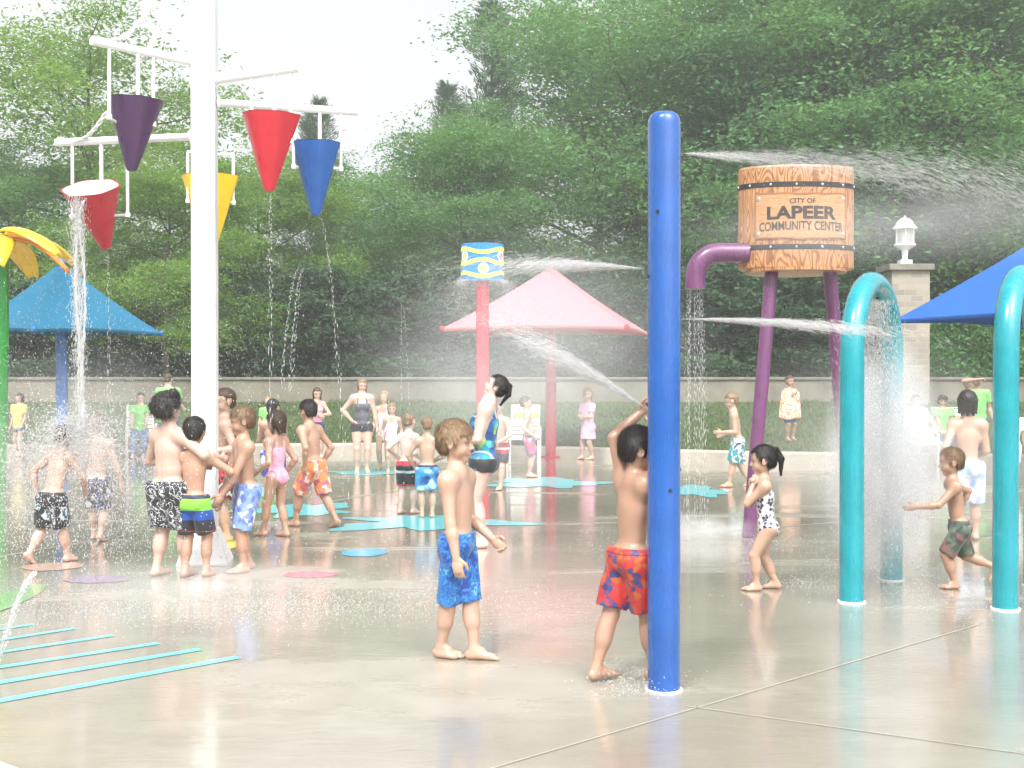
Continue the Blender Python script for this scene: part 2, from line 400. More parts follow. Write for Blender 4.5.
    # hands
    for sgn,E,W in ((1,EL,WL),(-1,ER,WR)):
        f=(W-E).normalized()
        out=Vector((0,sgn,0)); 
        if palm: out=Vector(palm)*1.0; out=Vector((out.x,out.y*sgn,out.z))
        nrm=(out-f*out.dot(f))
        nrm=nrm.normalized() if nrm.length>.1 else (Vector((1,0,0))-f*f.x).normalized()   # back of the hand
        acr=f.cross(nrm)*sgn      # towards the thumb
        HL=.112*H
        c=W+f*HL*.3
        Rm=Matrix((f,acr,nrm)).transposed()
        B.ell(c,(HL*.31,HL*.215,.0135*H),Rm,.008*H)
        if q>=1:
            rf=max(.0064*H,h*.95) if q>=2 else max(.0062*H,h*.75)
            for i,(o,ln) in enumerate(((.135,.40),(.045,.46),(-.05,.43),(-.135,.34))):
                a=W+f*HL*.5+acr*HL*o
                cu=curl*(1+.15*i); d1=(f*math.cos(cu*.6)-nrm*math.sin(cu*.6)); d2=(f*math.cos(cu*1.7)-nrm*math.sin(cu*1.7))
                b=a+d1*HL*ln*.52; e=b+d2*HL*ln*.5
                B.cone(a,b,rf*1.08,rf,.002*H); B.cone(b,e,rf,rf*.85,0)
            a=W+f*HL*.12+acr*HL*.14; b=a+(f*.65+acr*.6-nrm*.25).normalized()*HL*.25; e=b+(f*.9+acr*.1-nrm*.4*curl).normalized()*HL*.2
            B.cone(a,b,rf*1.5,rf*1.15,.006*H); B.cone(b,e,rf*1.15,rf*.9,0)
        else: B.ell(W+f*HL*.7,(HL*.3,HL*.17,.01*H),Rm,.008*H)
    # feet
    for sgn,A,pit,yw,lift in ((1,AL,fpl,fyl,fl[2]),(-1,AR,fpr,fyr,fr[2])):
        Rf=Matrix.Rotation(R(yw),3,'Z')@Matrix.Rotation(R(pit),3,'Y')
        fp=lambda x,y,z: A+Rf@Vector((x*H,y*H*sgn,z*H))
        B.ell(fp(-.014,0,-.024),(.026*H,.02*H,.022*H),Rf,.012*H)
        B.cone(A,fp(.03,0,-.012),.0195*H,.0205*H,.015*H)
        B.cone(fp(.0,-.004,-.022),fp(.078,-.012,-.031),.02*H,.0155*H,.012*H)
        B.cone(fp(-.005,.008,-.028),fp(.068,.014,-.033),.017*H,.0125*H,.012*H)
        for i in range(5):
            y=-.02+.0098*i; x=.088-.0045*i*i*.5-.001*i
            r_=(.0088 if i==0 else .0062)*H
            B.cone(fp(x-.014,y,-.033),fp(x+.012,y*1.1,-.0365),max(r_,h*.8),max(r_*.95,h*.75),.003*H)
    # knee/elbow/soft touches done; flatten the soles where a foot stands
    if not base: B.plane((0,0,.0),(0,0,-1))
    V,Q=B.mesh()
    body=mesh_np('person',V,Q,[skin(sk)])
    loc=gp(px,py) if d is None else Vector(((px-512)*d/F,d,0)); loc.z=base
    o=link('person',body,None,loc,R(yaw)); tag(o,label,'person',grp)
    # eyes, brows, lips
    if q>=1:
        for sy in (1,-1):
            mb=MB(); mb.lathe([(0,-1),(.5,-.866),(.866,-.5),(1,0),(.9,.44)],12,rot=None); mb.lathe([(.9,.44),(.55,.835)],12); mb.lathe([(.55,.835),(.3,.955),(0,1)],12,m=1)
            e=mb.build('eye',[M['eye_white'],M['iris']],o,smooth=True)
            e.matrix_local=Matrix.Translation(hp(.318,sy*.13,.470))@(Rh@Matrix.Rotation(R(90),3,'Y')).to_4x4()@Matrix.Scale(.045*hh,4)
            mb=MB(); mb.tube([hp(.367,sy*.06,.548),hp(.362,sy*.13,.575),hp(.31,sy*.215,.555)],[.012*hh,.016*hh,.008*hh],6)
            mb.build('eyebrow',hairmat(hair if hair!='blond' else 'light_brown'),o)
            mb=MB(); mb.tube([hp(.352,sy*.07,.478),hp(.366,sy*.13,.495),hp(.318,sy*.19,.475)],[.008*hh,.016*hh,.008*hh],5); mb.build('eyelash',hairmat('brown'),o)
        for z_ in (.245,.203):
            mb=MB(); mb.tube([hp(.345,.062,.220),hp(.366,.035,(z_+.222)/2),hp(.377,0,z_),hp(.366,-.035,(z_+.222)/2),hp(.345,-.062,.220)],[.004*hh,.016*hh,.019*hh,.016*hh,.004*hh],6); mb.build('lip',M['lip'],o,smooth=True)
    # hair
    if hstyle!='bald':
        Hf=G(); t={'short':.006,'mop':.05,'long':.02,'pony':.012,'crop':-.002,'bob':.03,'pig':.012}[hstyle]
        Hf.ell(hp(-.045,0,.64),((.435+t)*hh,(.362+t)*hh,(.385+t)*hh),Rh,0)
        Hf.ell(hp(-.18,0,.42),((.28+t*.6)*hh,(.275+t*.6)*hh,.28*hh),Rh,.04*hh)
        if hstyle in ('long','bob'):
            L=.75 if hstyle=='long' else .3
            for sy in (1,0,-1):
                Hf.cone(hp(-.25,sy*.24,.5),hp(-.3,sy*.22,.3-L),.14*hh,.06*hh,.12*hh)
            for sy in (1,-1): Hf.cone(hp(.02,sy*.33,.6),hp(.0,sy*.33,.25-L*.6),.08*hh,.05*hh,.08*hh)
        if hstyle=='mop':
            for i in range(26):
                a=2*math.pi*i*.618; z=.25+.8*((i*.37)%1); rr=.38*math.sqrt(max(.15,1-((z-.62)/.5)**2))
                if math.cos(a)>.45 and z<.72: continue
                Hf.ell(hp(-.05+rr*math.cos(a)*1.15,rr*math.sin(a)*1.02,z),(.12*hh,)*3,Rh,.06*hh)
        # cut the face out of the cap
        hair_lo=.30 if hstyle in ('short','crop') else .25
        X,Y,Z=Hf.grid(); M3=np.array(Rh.transposed()); dx,dy,dz=X-HO.x,Y-HO.y,Z-HO.z
        qx=(M3[0,0]*dx+M3[0,1]*dy+M3[0,2]*dz)/hh; qy=(M3[1,0]*dx+M3[1,1]*dy+M3[1,2]*dz)/hh; qz=(M3[2,0]*dx+M3[2,1]*dy+M3[2,2]*dz)/hh
        fz={'short':.72,'crop':.79,'mop':.64,'long':.76,'pony':.8,'bob':.72,'pig':.78}[hstyle]
        # hairline: high over the brow, down in front of the ear, down the nape
        line=np.where(qx>.24,fz, np.where(qx>.1,.6+(qx-.1)/.14*(fz-.6), np.where(qx>.055,.47,np.where(qx>-.13,.585,.23))))
        line=line+.022*np.sin(qy*34+len(label))+.015*np.sin(qy*71)
        if hstyle in ('short','crop','mop','pony','pig'):
            cut=(line-qz)*hh*.7; Hf.f=np.maximum(Hf.f,cut.astype(np.float32))
        else:
            cut=np.where(qx>-.02,(line-qz)*hh*.7,-1); 
            cut=np.where((np.abs(qy)>.27)&(qx<.12),-1,cut); Hf.f=np.maximum(Hf.f,cut.astype(np.float32))
        if hstyle=='pony':
            Hf.ell(hp(-.42,0,.82),(.13*hh,.11*hh,.11*hh),Rh,.03*hh)
            Hf.cone(hp(-.48,0,.82),hp(-.6,0,.5),.09*hh,.11*hh,.04*hh); Hf.cone(hp(-.6,0,.5),hp(-.55,0,-.05),.11*hh,.04*hh,.04*hh)
        if hstyle=='pig':
            for sy in (1,-1): Hf.cone(hp(-.25,sy*.38,.72),hp(-.3,sy*.5,.4),.07*hh,.04*hh,.03*hh)
        am=.014 if hstyle!='mop' else .035
        Hf.f+= (am*hh*(np.sin(qx*31+7*np.sin(qz*5))*np.sin(qy*37+5*np.sin(qx*6))+.6*np.sin(qx*61+qz*9+3)*np.sin(qy*57))).astype(np.float32)
        Vh,Qh=Hf.mesh()
        if q>=2 and len(Vh):
            # strands laid over the cap
            n=7000 if q==3 else 3000
            i=rng.integers(0,len(Vh),n); p=Vh[i]; cen=np.array(hp(-.05,0,.55)); nr_=p-cen; nr_/=np.linalg.norm(nr_,axis=1)[:,None]
            cr=np.array(hp(-.2,0,1.05)); fl_=p-cr; fl_+=np.array([0,0,-.04*hh]); fl_-=nr_*(fl_*nr_).sum(1)[:,None]; fl_/=np.linalg.norm(fl_,axis=1)[:,None]+1e-6
            fl_+=rng.normal(0,.17 if hstyle!='mop' else .4,fl_.shape); sd=np.cross(fl_,nr_); sd/=np.linalg.norm(sd,axis=1)[:,None]+1e-6
            L_=(rng.uniform(.06,.15,n)*hh*(1.5 if hstyle=='mop' else 1))[:,None]; w=(.0062*hh)
            p0=p+nr_*.002*H; p1=p0+fl_*L_*.5+nr_*.01*hh; p2=p0+fl_*L_+nr_*rng.uniform(-.02,.014,(n,1))*hh
            SV=np.concatenate([p0-sd*w,p0+sd*w,p1-sd*w*.8,p1+sd*w*.8,p2]); k=len(Vh); ar=np.arange(n)
            q4=np.stack([k+ar,k+n+ar,k+3*n+ar,k+2*n+ar],1); t3=np.stack([k+2*n+ar,k+3*n+ar,k+4*n+ar],1)
            me=mesh_np('hair',np.concatenate([Vh,SV]),[Qh,q4,t3],[hairmat(hair)])
        else: me=mesh_np('hair',Vh,Qh,[hairmat(hair)])
        link('hair',me,o)
    # clothing
    def cloth(name,Fd,mt):
        if isinstance(mt,str): mt=M[mt]
        V_,Q_=Fd.mesh()
        return link(name,mesh_np(name,V_,Q_,[mt]),o) if len(V_) else None
    def folds(Fd,a,fr_=1.):
        X,Y,Z=Fd.grid(); ph=len(label)
        Fd.f+=(a*(np.sin(X*38*fr_+Z*6+ph)*np.sin(Y*44*fr_-Z*9+ph*2)+.7*np.sin(Z*34*fr_+X*21+Y*17+ph)*np.sin(X*23-Y*31))).astype(np.float32)
    kind,bm_=bottom
    if kind in ('trunks','jeans','shorts'):
        C=G(); inf=.0045+.004*H
        torso(C,inf); legs(C,inf,shin=(kind=='jeans'))
        if kind=='trunks':
            C2=G(); C2.ell(P+Vector((0,0,.0)),(.07*H*ft,.092*H*ft,.075*H),None,0)
            for hp_,K in ((hipL,KL),(hipR,KR)):
                dn=(K-hp_).normalized(); ext=hp_+dn*l1*max(hem,1.02)*1.05
                ext=ext+Vector((-.006*H,0,0))
                C2.cone(hp_,ext,.066*H*ft*loose,.059*H*(.4+.6*ft)*loose,.02*H)
            C.f=np.minimum(C.f,C2.f); folds(C,.0035*H)
        elif kind=='shorts': folds(C,.0015*H)
        else: folds(C,.003*H)
        C.plane(P+Vector((0,0,waist*H)),(lean*.004,0,1))
        if kind!='jeans':
            # hem planes, each side of the crotch apart
            X,Y,Z=C.grid()
            for hp_,K,sy in ((hipL,KL,1),(hipR,KR,-1)):
                dn=(K-hp_).normalized(); p=hp_+dn*l1*hem
                dpl=(X-p.x)*dn.x+(Y-p.y)*dn.y+(Z-p.z)*dn.z+.003*np.sin(X*60)*H
                # belongs to this leg when nearer to its axis
                def ax(hq,kq):
                    b_=kq-hq; t_=np.clip(((X-hq.x)*b_.x+(Y-hq.y)*b_.y+(Z-hq.z)*b_.z)/b_.length_squared,0,1.6)
                    return (X-hq.x-t_*b_.x)**2+(Y-hq.y-t_*b_.y)**2+(Z-hq.z-t_*b_.z)**2
                own=ax(hp_,K)<=(ax(hipR,KR) if sy>0 else ax(hipL,KL))
                C.f=np.where(own,np.maximum(C.f,dpl),C.f).astype(np.float32)
        nm={'trunks':'swim_trunks','jeans':'trousers','shorts':'shorts'}[kind]
        c=cloth(nm,C,bm_)
        if kind=='trunks':                 # waistband
            W_=G(); W_.f=C.f-.0035; W_.plane(P+Vector((0,0,waist*H+.002)),(0,0,1)); W_.plane(P+Vector((0,0,(waist-.018)*H)),(0,0,-1))
            V_,Q_=W_.mesh()
            if len(V_) and q>=1: link('waistband',mesh_np('waistband',V_,Q_,[wb or bm_]),c)
    if kind=='suit' or (top and top[0] in ('suit','tankini')):
        kk,mt=(bottom if kind=='suit' else top)
        C=G(); inf=.005+.001*H; torso(C,inf)
        L_=G(); legs(L_,inf*(.8 if kind=='suit' else 1.3),shin=False); C.f=np.minimum(C.f,L_.f)
        X,Y,Z=C.grid(); M3=np.array(Rc.transposed()); ux,uy,uz=X-P.x,Y-P.y,Z-P.z
        cx=(M3[0,0]*ux+M3[0,1]*uy+M3[0,2]*uz)/H; cy=(M3[1,0]*ux+M3[1,1]*uy+M3[1,2]*uz)/H; cz=(M3[2,0]*ux+M3[2,1]*uy+M3[2,2]*uz)/H
        neck=T/H*.80+.0*cx
        strap=(np.abs(cy)>.036)&(np.abs(cy)<.062)
        cut=np.where(strap,-1,cz-neck)*H
        C.f=np.maximum(C.f,cut).astype(np.float32)
        if kind=='suit':
            for sy in (1,-1):
                n_=Vector((.0,sy*.62,-.78)); p=P+Vector((0,sy*.03*H,-.052*H)); C.plane(p,n_)
        else: C.plane(P+Vector((0,0,-.045*H)),(0,0,-1))
        cloth('swimsuit' if kind=='suit' else 'swim_top',C,mt)
    if top and top[0] in ('shirt','dress'):
        C=G(); inf=.012+.014*H; torso(C,inf); 
        A_=G(); arms(A_,inf*.8,fore=False)
        X,Y,Z=A_.grid()
        for s_,E in ((SL,EL),(SR,ER)):
            dn=(E-s_).normalized(); p=s_.lerp(E,.62)
            A_.f=np.where((X-p.x)**2+(Y-p.y)**2+(Z-p.z)**2<(.13*H)**2,np.maximum(A_.f,(X-p.x)*dn.x+(Y-p.y)*dn.y+(Z-p.z)*dn.z),A_.f).astype(np.float32)
        C.f=np.minimum(C.f,A_.f)
        if top[0]=='dress':
            D=G(); D.cone(P+Vector((0,0,.05*H)),P+Vector((0,0,-.16*H)),.075*H,.11*H,0); C.f=np.minimum(C.f,D.f)
            C.plane(P+Vector((0,0,-.17*H)),(0,0,-1))
        else: C.plane(P+Vector((0,0,-.05*H)),(0,0,-1))
        folds(C,.003*H); C.plane(neckb+up*.022*H,up+Rc@Vector((.12,0,0)))
        cloth('shirt' if top[0]=='shirt' else 'dress',C,top[1])
    if extra: extra(o,H,P,dict(SL=SL,SR=SR,WL=WL,WR=WR,EL=EL,ER=ER,KL=KL,KR=KR,hp=hp,Rh=Rh,up=up,T=T))
    return o
# ------------------------------------------------------------ world, light, camera
w=bpy.data.worlds.new('World'); S.world=w; w.use_nodes=True; nt=w.node_tree
sky=N(nt,'ShaderNodeTexSky'); sky.sky_type='NISHITA'; sky.sun_disc=False; sky.sun_elevation=R(52); sky.sun_rotation=R(150); sky.air_density=1.; sky.dust_density=6.; sky.ozone_density=1.
hs_=N(nt,'ShaderNodeHueSaturation'); hs_.inputs['Saturation'].default_value=.12; nt.links.new(sky.outputs[0],hs_.inputs['Color'])
nt.links.new(hs_.outputs[0],nt.nodes['Background'].inputs[0]); nt.nodes['Background'].inputs[1].default_value=.15
sd=bpy.data.lights.new('sun','SUN'); sd.energy=1.9; sd.angle=R(12); sd.color=(1,.985,.955)
so=link('sun',sd); so.rotation_euler=(R(38),0,R(-30))     # high, from behind the viewer's right shoulder
cam=bpy.data.cameras.new('camera'); co=link('camera',cam); cam.sensor_width=36; cam.lens=36*F/1024
co.location=(0,0,HC); co.rotation_euler=(R(90)-math.atan((384-Y0)/F),0,0); cam.clip_start=.05; cam.clip_end=800; S.camera=co
S.view_settings.view_transform='Standard'; S.view_settings.look='None'; S.view_settings.exposure=1.07; S.view_settings.gamma=1
S.render.engine='CYCLES'; c=S.cycles; c.use_denoising=True; c.max_bounces=7; c.diffuse_bounces=3; c.glossy_bounces=3; c.transmission_bounces=3; c.transparent_max_bounces=24; c.volume_bounces=2; c.use_adaptive_sampling=True; c.adaptive_threshold=.02
c.caustics_reflective=False; c.caustics_refractive=False; c.sample_clamp_indirect=6; c.volume_max_steps=64; c.volume_step_rate=2.

M={}
M['eye_white']=paint('eye_white',(.42,.39,.37),.2,0,.5); M['iris']=paint('iris',(.05,.035,.025),.2,0,.5); M['lip']=paint('lip',(.5,.24,.2),.4)
M['white_paint']=paint('white_paint',(.8,.81,.82),.35,.05,.3)
M['white_rope']=paint('white_rope',(.78,.78,.78),.8,.15,0,.6,40)
M['blue_paint']=paint('blue_gloss',(.003,.08,.34),.22,.18,.8,.04,5)
M['teal_paint']=paint('teal_gloss',(.0,.26,.31),.25,.14,.7,.05,6)
M['purple_paint']=paint('purple_gloss',(.13,.035,.115),.3,.15,.5,.05)
M['red_paint']=paint('red_gloss',(.5,.015,.045),.3,.15,.4)
M['green_paint']=paint('green_gloss',(.015,.25,.03),.3,.2,.4)
M['yellow_paint']=paint('yellow_gloss',(.85,.55,.02),.3,.12,.4)
M['orange_paint']=paint('orange_gloss',(.75,.3,.03),.35,.15,.3)
M['b_purple']=paint('bucket_purple',(.055,.018,.075),.35,.12,.3); M['b_red']=paint('bucket_red',(.5,.015,.03),.35,.12,.3)
M['b_yellow']=paint('bucket_yellow',(.8,.55,.015),.35,.1,.3); M['b_blue']=paint('bucket_blue',(.01,.09,.34),.35,.15,.3)
M['b_white']=paint('bucket_inside_glare',(.8,.8,.8),.35,.05,.3)  # white inside of the buckets: sky glare put into the colour
M['dark_metal']=paint('dark_metal',(.02,.02,.022),.45,.3,.1); M['bolt']=paint('steel_bolt',(.5,.5,.5),.3,.1,0,.05,20,.9)
M['canopy_pink']=None

def fabric_canopy(name,col):
    m,nt,b=newmat(name); v=coords(nt); f=noise(nt,v,1.2,4)
    c_=ramp(nt,f,[(.3,tuple(k*.9 for k in col)),(.7,col)]); nt.links.new(c_,b.inputs['Base Color']); b.inputs['Roughness'].default_value=.75
    t=N(nt,'ShaderNodeBsdfTranslucent'); nt.links.new(c_,t.inputs[0]); ms=N(nt,'ShaderNodeMixShader'); ms.inputs[0].default_value=.22
    nt.links.new(b.outputs[0],ms.inputs[1]); nt.links.new(t.outputs[0],ms.inputs[2]); nt.links.new(ms.outputs[0],nt.nodes['Material Output'].inputs[0])
    bump(nt,b,noise(nt,v,2.5,3),.35,.08)
    return m
M['canopy_pink']=fabric_canopy('pink_canvas',(.76,.24,.28)); M['canopy_teal']=fabric_canopy('teal_canvas',(.006,.145,.26)); M['canopy_blue']=fabric_canopy('blue_canvas',(.015,.12,.46))

# ------------------------------------------------------------ wet concrete
def concrete():
    m,nt,b=newmat('wet_concrete'); v=coords(nt); vs=coords(nt,scale=(.28,1,1))
    big=noise(nt,vs,.9,5,.62,.6); fine=noise(nt,v,40,4,.6); mid=noise(nt,v,3.2,4,.6)
    dry=ramp(nt,mid,[(.3,(.29,.272,.22)),(.7,(.365,.345,.29))]); wet=mix(nt,.6,dry,(.24,.21,.165))
    wm=ramp(nt,big,[(.34,(0,0,0)),(.6,(1,1,1))])       # where the film of water is deep
    c_=mix(nt,wm,dry,wet); c_=mix(nt,ramp(nt,fine,[(.3,(.12,.12,.12)),(.7,(0,0,0))]),c_,(.2,.18,.15))
    # rusty-red worn patch and foam patches
    rp=N(nt,'ShaderNodeVectorMath',operation='DISTANCE'); sc=N(nt,'ShaderNodeVectorMath',operation='MULTIPLY'); nt.links.new(v,sc.inputs[0]); sc.inputs[1].default_value=(1,1,1)
    q_=gp(545,652); nt.links.new(sc.outputs[0],rp.inputs[0]); rp.inputs[1].default_value=(q_.x,q_.y,0)
    ad=N(nt,'ShaderNodeMath',operation='MULTIPLY_ADD'); nt.links.new(mid,ad.inputs[0]); ad.inputs[1].default_value=.5; nt.links.new(rp.outputs['Value'],ad.inputs[2])
    c_=mix(nt,ramp(nt,ad.outputs[0],[(.3,(.55,.55,.55)),(.72,(0,0,0))]),c_,(.36,.2,.14))
    nt.links.new(c_,b.inputs['Base Color'])
    rr=ramp(nt,big,[(.38,(.30,.30,.30)),(.45,(.1,.1,.1)),(.5,(.03,.03,.03))]); nt.links.new(rr,b.inputs['Roughness'])
    b.inputs['Specular IOR Level'].default_value=.5; b.inputs['IOR'].default_value=1.4
    b.inputs['Coat Weight'].default_value=1.; nt.links.new(rr,b.inputs['Coat Roughness']); b.inputs['Coat IOR'].default_value=1.33
    # ripples on the film
    rip=noise(nt,coords(nt,scale=(.8,2.2,1)),7,3,.55,.8); rip2=noise(nt,coords(nt,scale=(1,2.4,1)),34,2)
    a=N(nt,'ShaderNodeMath',operation='MULTIPLY_ADD'); nt.links.new(rip2,a.inputs[0]); a.inputs[1].default_value=.22; nt.links.new(rip,a.inputs[2])
    bp=N(nt,'ShaderNodeBump'); bp.inputs['Strength'].default_value=.11; bp.inputs['Distance'].default_value=.012; nt.links.new(a.outputs[0],bp.inputs['Height'])
    nt.links.new(bp.outputs[0],b.inputs['Coat Normal']); b2=N(nt,'ShaderNodeBump'); b2.inputs['Strength'].default_value=.25; b2.inputs['Distance'].default_value=.004; nt.links.new(noise(nt,v,160,3,.7),b2.inputs['Height']); nt.links.new(bp.outputs[0],b2.inputs['Normal']); nt.links.new(b2.outputs[0],b.inputs['Normal'])
    return m
M['concrete']=concrete()
M['kerb']=paint('kerb_concrete',(.4,.37,.31),.7,.25,0,.4,3)
kline=[(-60,24),(-9,23.9),(-5,24.3),(-2.3,24.6),(1,23.3),(4.5,21.8),(9,21),(60,19)]
def ky(x):
    for (a,b_),(c_,d_) in zip(kline,kline[1:]):
        if x<=c_: return b_+(d_-b_)*(x-a)/(c_-a)
    return kline[-1][1]
# pad
mb=MB(); xs=[-60]+[i*.5 for i in range(-30,31)]+[60]
V=[];P=[]
for x in xs: V.append((x,-25,0)); V.append((x,ky(x)+.05,0))
for i in range(len(xs)-1): P.append((2*i,2*i+2,2*i+3,2*i+1))
mb.add(V,P); pad=mb.build('splash_pad',M['concrete']); tag(pad,kind='structure')
mb=MB(); V=[];P=[]
prof=[(0,-.05),(0,.17),(.02,.2),(.28,.2),(.3,.18),(.3,-.05)]
for x in xs:
    for a,z in prof: V.append((x,ky(x)+a,z))
n=len(prof)
for i in range(len(xs)-1):
    for j in range(n-1): P.append((i*n+j,(i+1)*n+j,(i+1)*n+j+1,i*n+j+1))
mb.add(V,P); kb=mb.build('kerb',M['kerb']); tag(kb,kind='structure')
# grass bank
def gz(x,y):
    k=ky(x)+.28; t=max(0,(y-k)/(32-k)); return .17+.71*min(t,1)**.9+(.05*math.sin(x*.5+y*.3)*min(1,t)*(1 if t<1 else 0)) + max(0,y-34)*.004
def grassmat():
    m,nt,b=newmat('grass_ground'); v=coords(nt); f=noise(nt,v,.7,5,.65); g=noise(nt,v,14,4,.7)
    c_=ramp(nt,f,[(.3,(.055,.085,.03)),(.6,(.085,.125,.045)),(.75,(.12,.14,.06))]); c_=mix(nt,g,c_,(.045,.07,.02)); nt.links.new(c_,b.inputs['Base Color']); b.inputs['Roughness'].default_value=.9
    bump(nt,b,g,.8,.08); return m
M['grass']=grassmat()
gx=[-150,-100,-60]+[i for i in range(-40,41)]+[60,100,150]; gt=[0,.1,.2,.3,.4,.5,.6,.7,.8,.9,1.0]; far=[34,36,40,46,55,70,100,148]
V=[];P=[]
for x in gx:
    k=ky(max(-60,min(60,x)))+.28
    for t in gt: y=k+(32-k)*t; V.append((x,y,gz(max(-60,min(60,x)),y)))
    for y in far: V.append((x,y,gz(max(-60,min(60,x)),y)))
n=len(gt)+len(far)
for i in range(len(gx)-1):
    for j in range(n-1): P.append((i*n+j,(i+1)*n+j,(i+1)*n+j+1,i*n+j+1))
mb=MB(); mb.add(V,P); tag(mb.build('grass_bank',M['grass'],smooth=True),kind='structure')
# land behind and beside the viewer, a little below the pad
mb=MB(); mb.add([(-150,-100,-.06),(150,-100,-.06),(150,40,-.06),(-150,40,-.06)],[(0,1,2,3)]); tag(mb.build('ground',M['grass']),kind='structure')
def leafmat(name,cols,tr=.35,sc=.35):
    m=bpy.data.materials.new(name); m.use_nodes=True; nt=m.node_tree; nt.nodes.clear(); o=N(nt,'ShaderNodeOutputMaterial')
    tc=N(nt,'ShaderNodeTexCoord'); oi=N(nt,'ShaderNodeObjectInfo')
    f=noise(nt,tc.outputs['Object'],sc,3,.6); g=noise(nt,tc.outputs['Object'],6,2)
    c_=ramp(nt,f,[(.3,cols[0]),(.52,cols[1]),(.7,cols[2])]); c_=mix(nt,g,c_,cols[0])
    d=N(nt,'ShaderNodeBsdfPrincipled'); d.inputs['Roughness'].default_value=.55; d.inputs['Specular IOR Level'].default_value=.25; nt.links.new(c_,d.inputs['Base Color'])
    t=N(nt,'ShaderNodeBsdfTranslucent'); nt.links.new(mix(nt,.5,c_,(cols[2][0]*1.3,cols[2][1]*1.3,cols[2][2]*.6)),t.inputs[0]); ms=N(nt,'ShaderNodeMixShader'); ms.inputs[0].default_value=tr
    nt.links.new(d.outputs[0],ms.inputs[1]); nt.links.new(t.outputs[0],ms.inputs[2]); nt.links.new(ms.outputs[0],o.inputs[0]); return m
LM={'yellow':leafmat('leaf_yellow_green',[(.10,.205,.045),(.18,.32,.065),(.28,.42,.09)],.42),
    'mid':leafmat('leaf_mid_green',[(.07,.175,.065),(.125,.28,.09),(.21,.38,.12)],.38),
    'blue':leafmat('leaf_blue_green',[(.065,.16,.075),(.11,.25,.10),(.19,.34,.13)],.35),
    'dark':leafmat('leaf_dark_green',[(.03,.075,.035),(.05,.115,.05),(.09,.165,.065)],.25),
    'grass':leafmat('grass_blade',[(.055,.095,.03),(.085,.14,.04),(.12,.17,.06)],.3)}
def barkmat(name,col):
    m,nt,b=newmat(name); v=coords(nt,scale=(1,1,.25)); f=noise(nt,v,14,5,.7); nt.links.new(ramp(nt,f,[(.3,tuple(c*.5 for c in col)),(.7,col)]),b.inputs['Base Color']); b.inputs['Roughness'].default_value=.9; bump(nt,b,f,.8,.03); return m
M['bark']=barkmat('bark',(.11,.09,.07))
# grass blades on the bank
n=34000; X=rng.uniform(-14,14,n); Kk=np.interp(X,[a for a,_ in kline],[b_ for _,b_ in kline])+.3; Y=Kk+(32-Kk)*rng.uniform(0,1,n)**1.3
Z=np.array([gz(a,b_) for a,b_ in zip(X,Y)])-.01
hgt=rng.uniform(.04,.11,n); an=rng.uniform(0,6.28,n); wd=.012
lx=rng.normal(0,.04,n); ly=rng.normal(0,.04,n)
Vg=np.stack([np.stack([X-np.cos(an)*wd,Y-np.sin(an)*wd,Z],1),np.stack([X+np.cos(an)*wd,Y+np.sin(an)*wd,Z],1),np.stack([X+lx,Y+ly,Z+hgt],1)],1).reshape(-1,3)
tag(link('grass_blades',mesh_np('grass_blades',Vg,np.arange(3*n).reshape(-1,3),[LM['grass']])),'short green lawn grass growing on the bank behind the kerb','grass',kind='stuff')

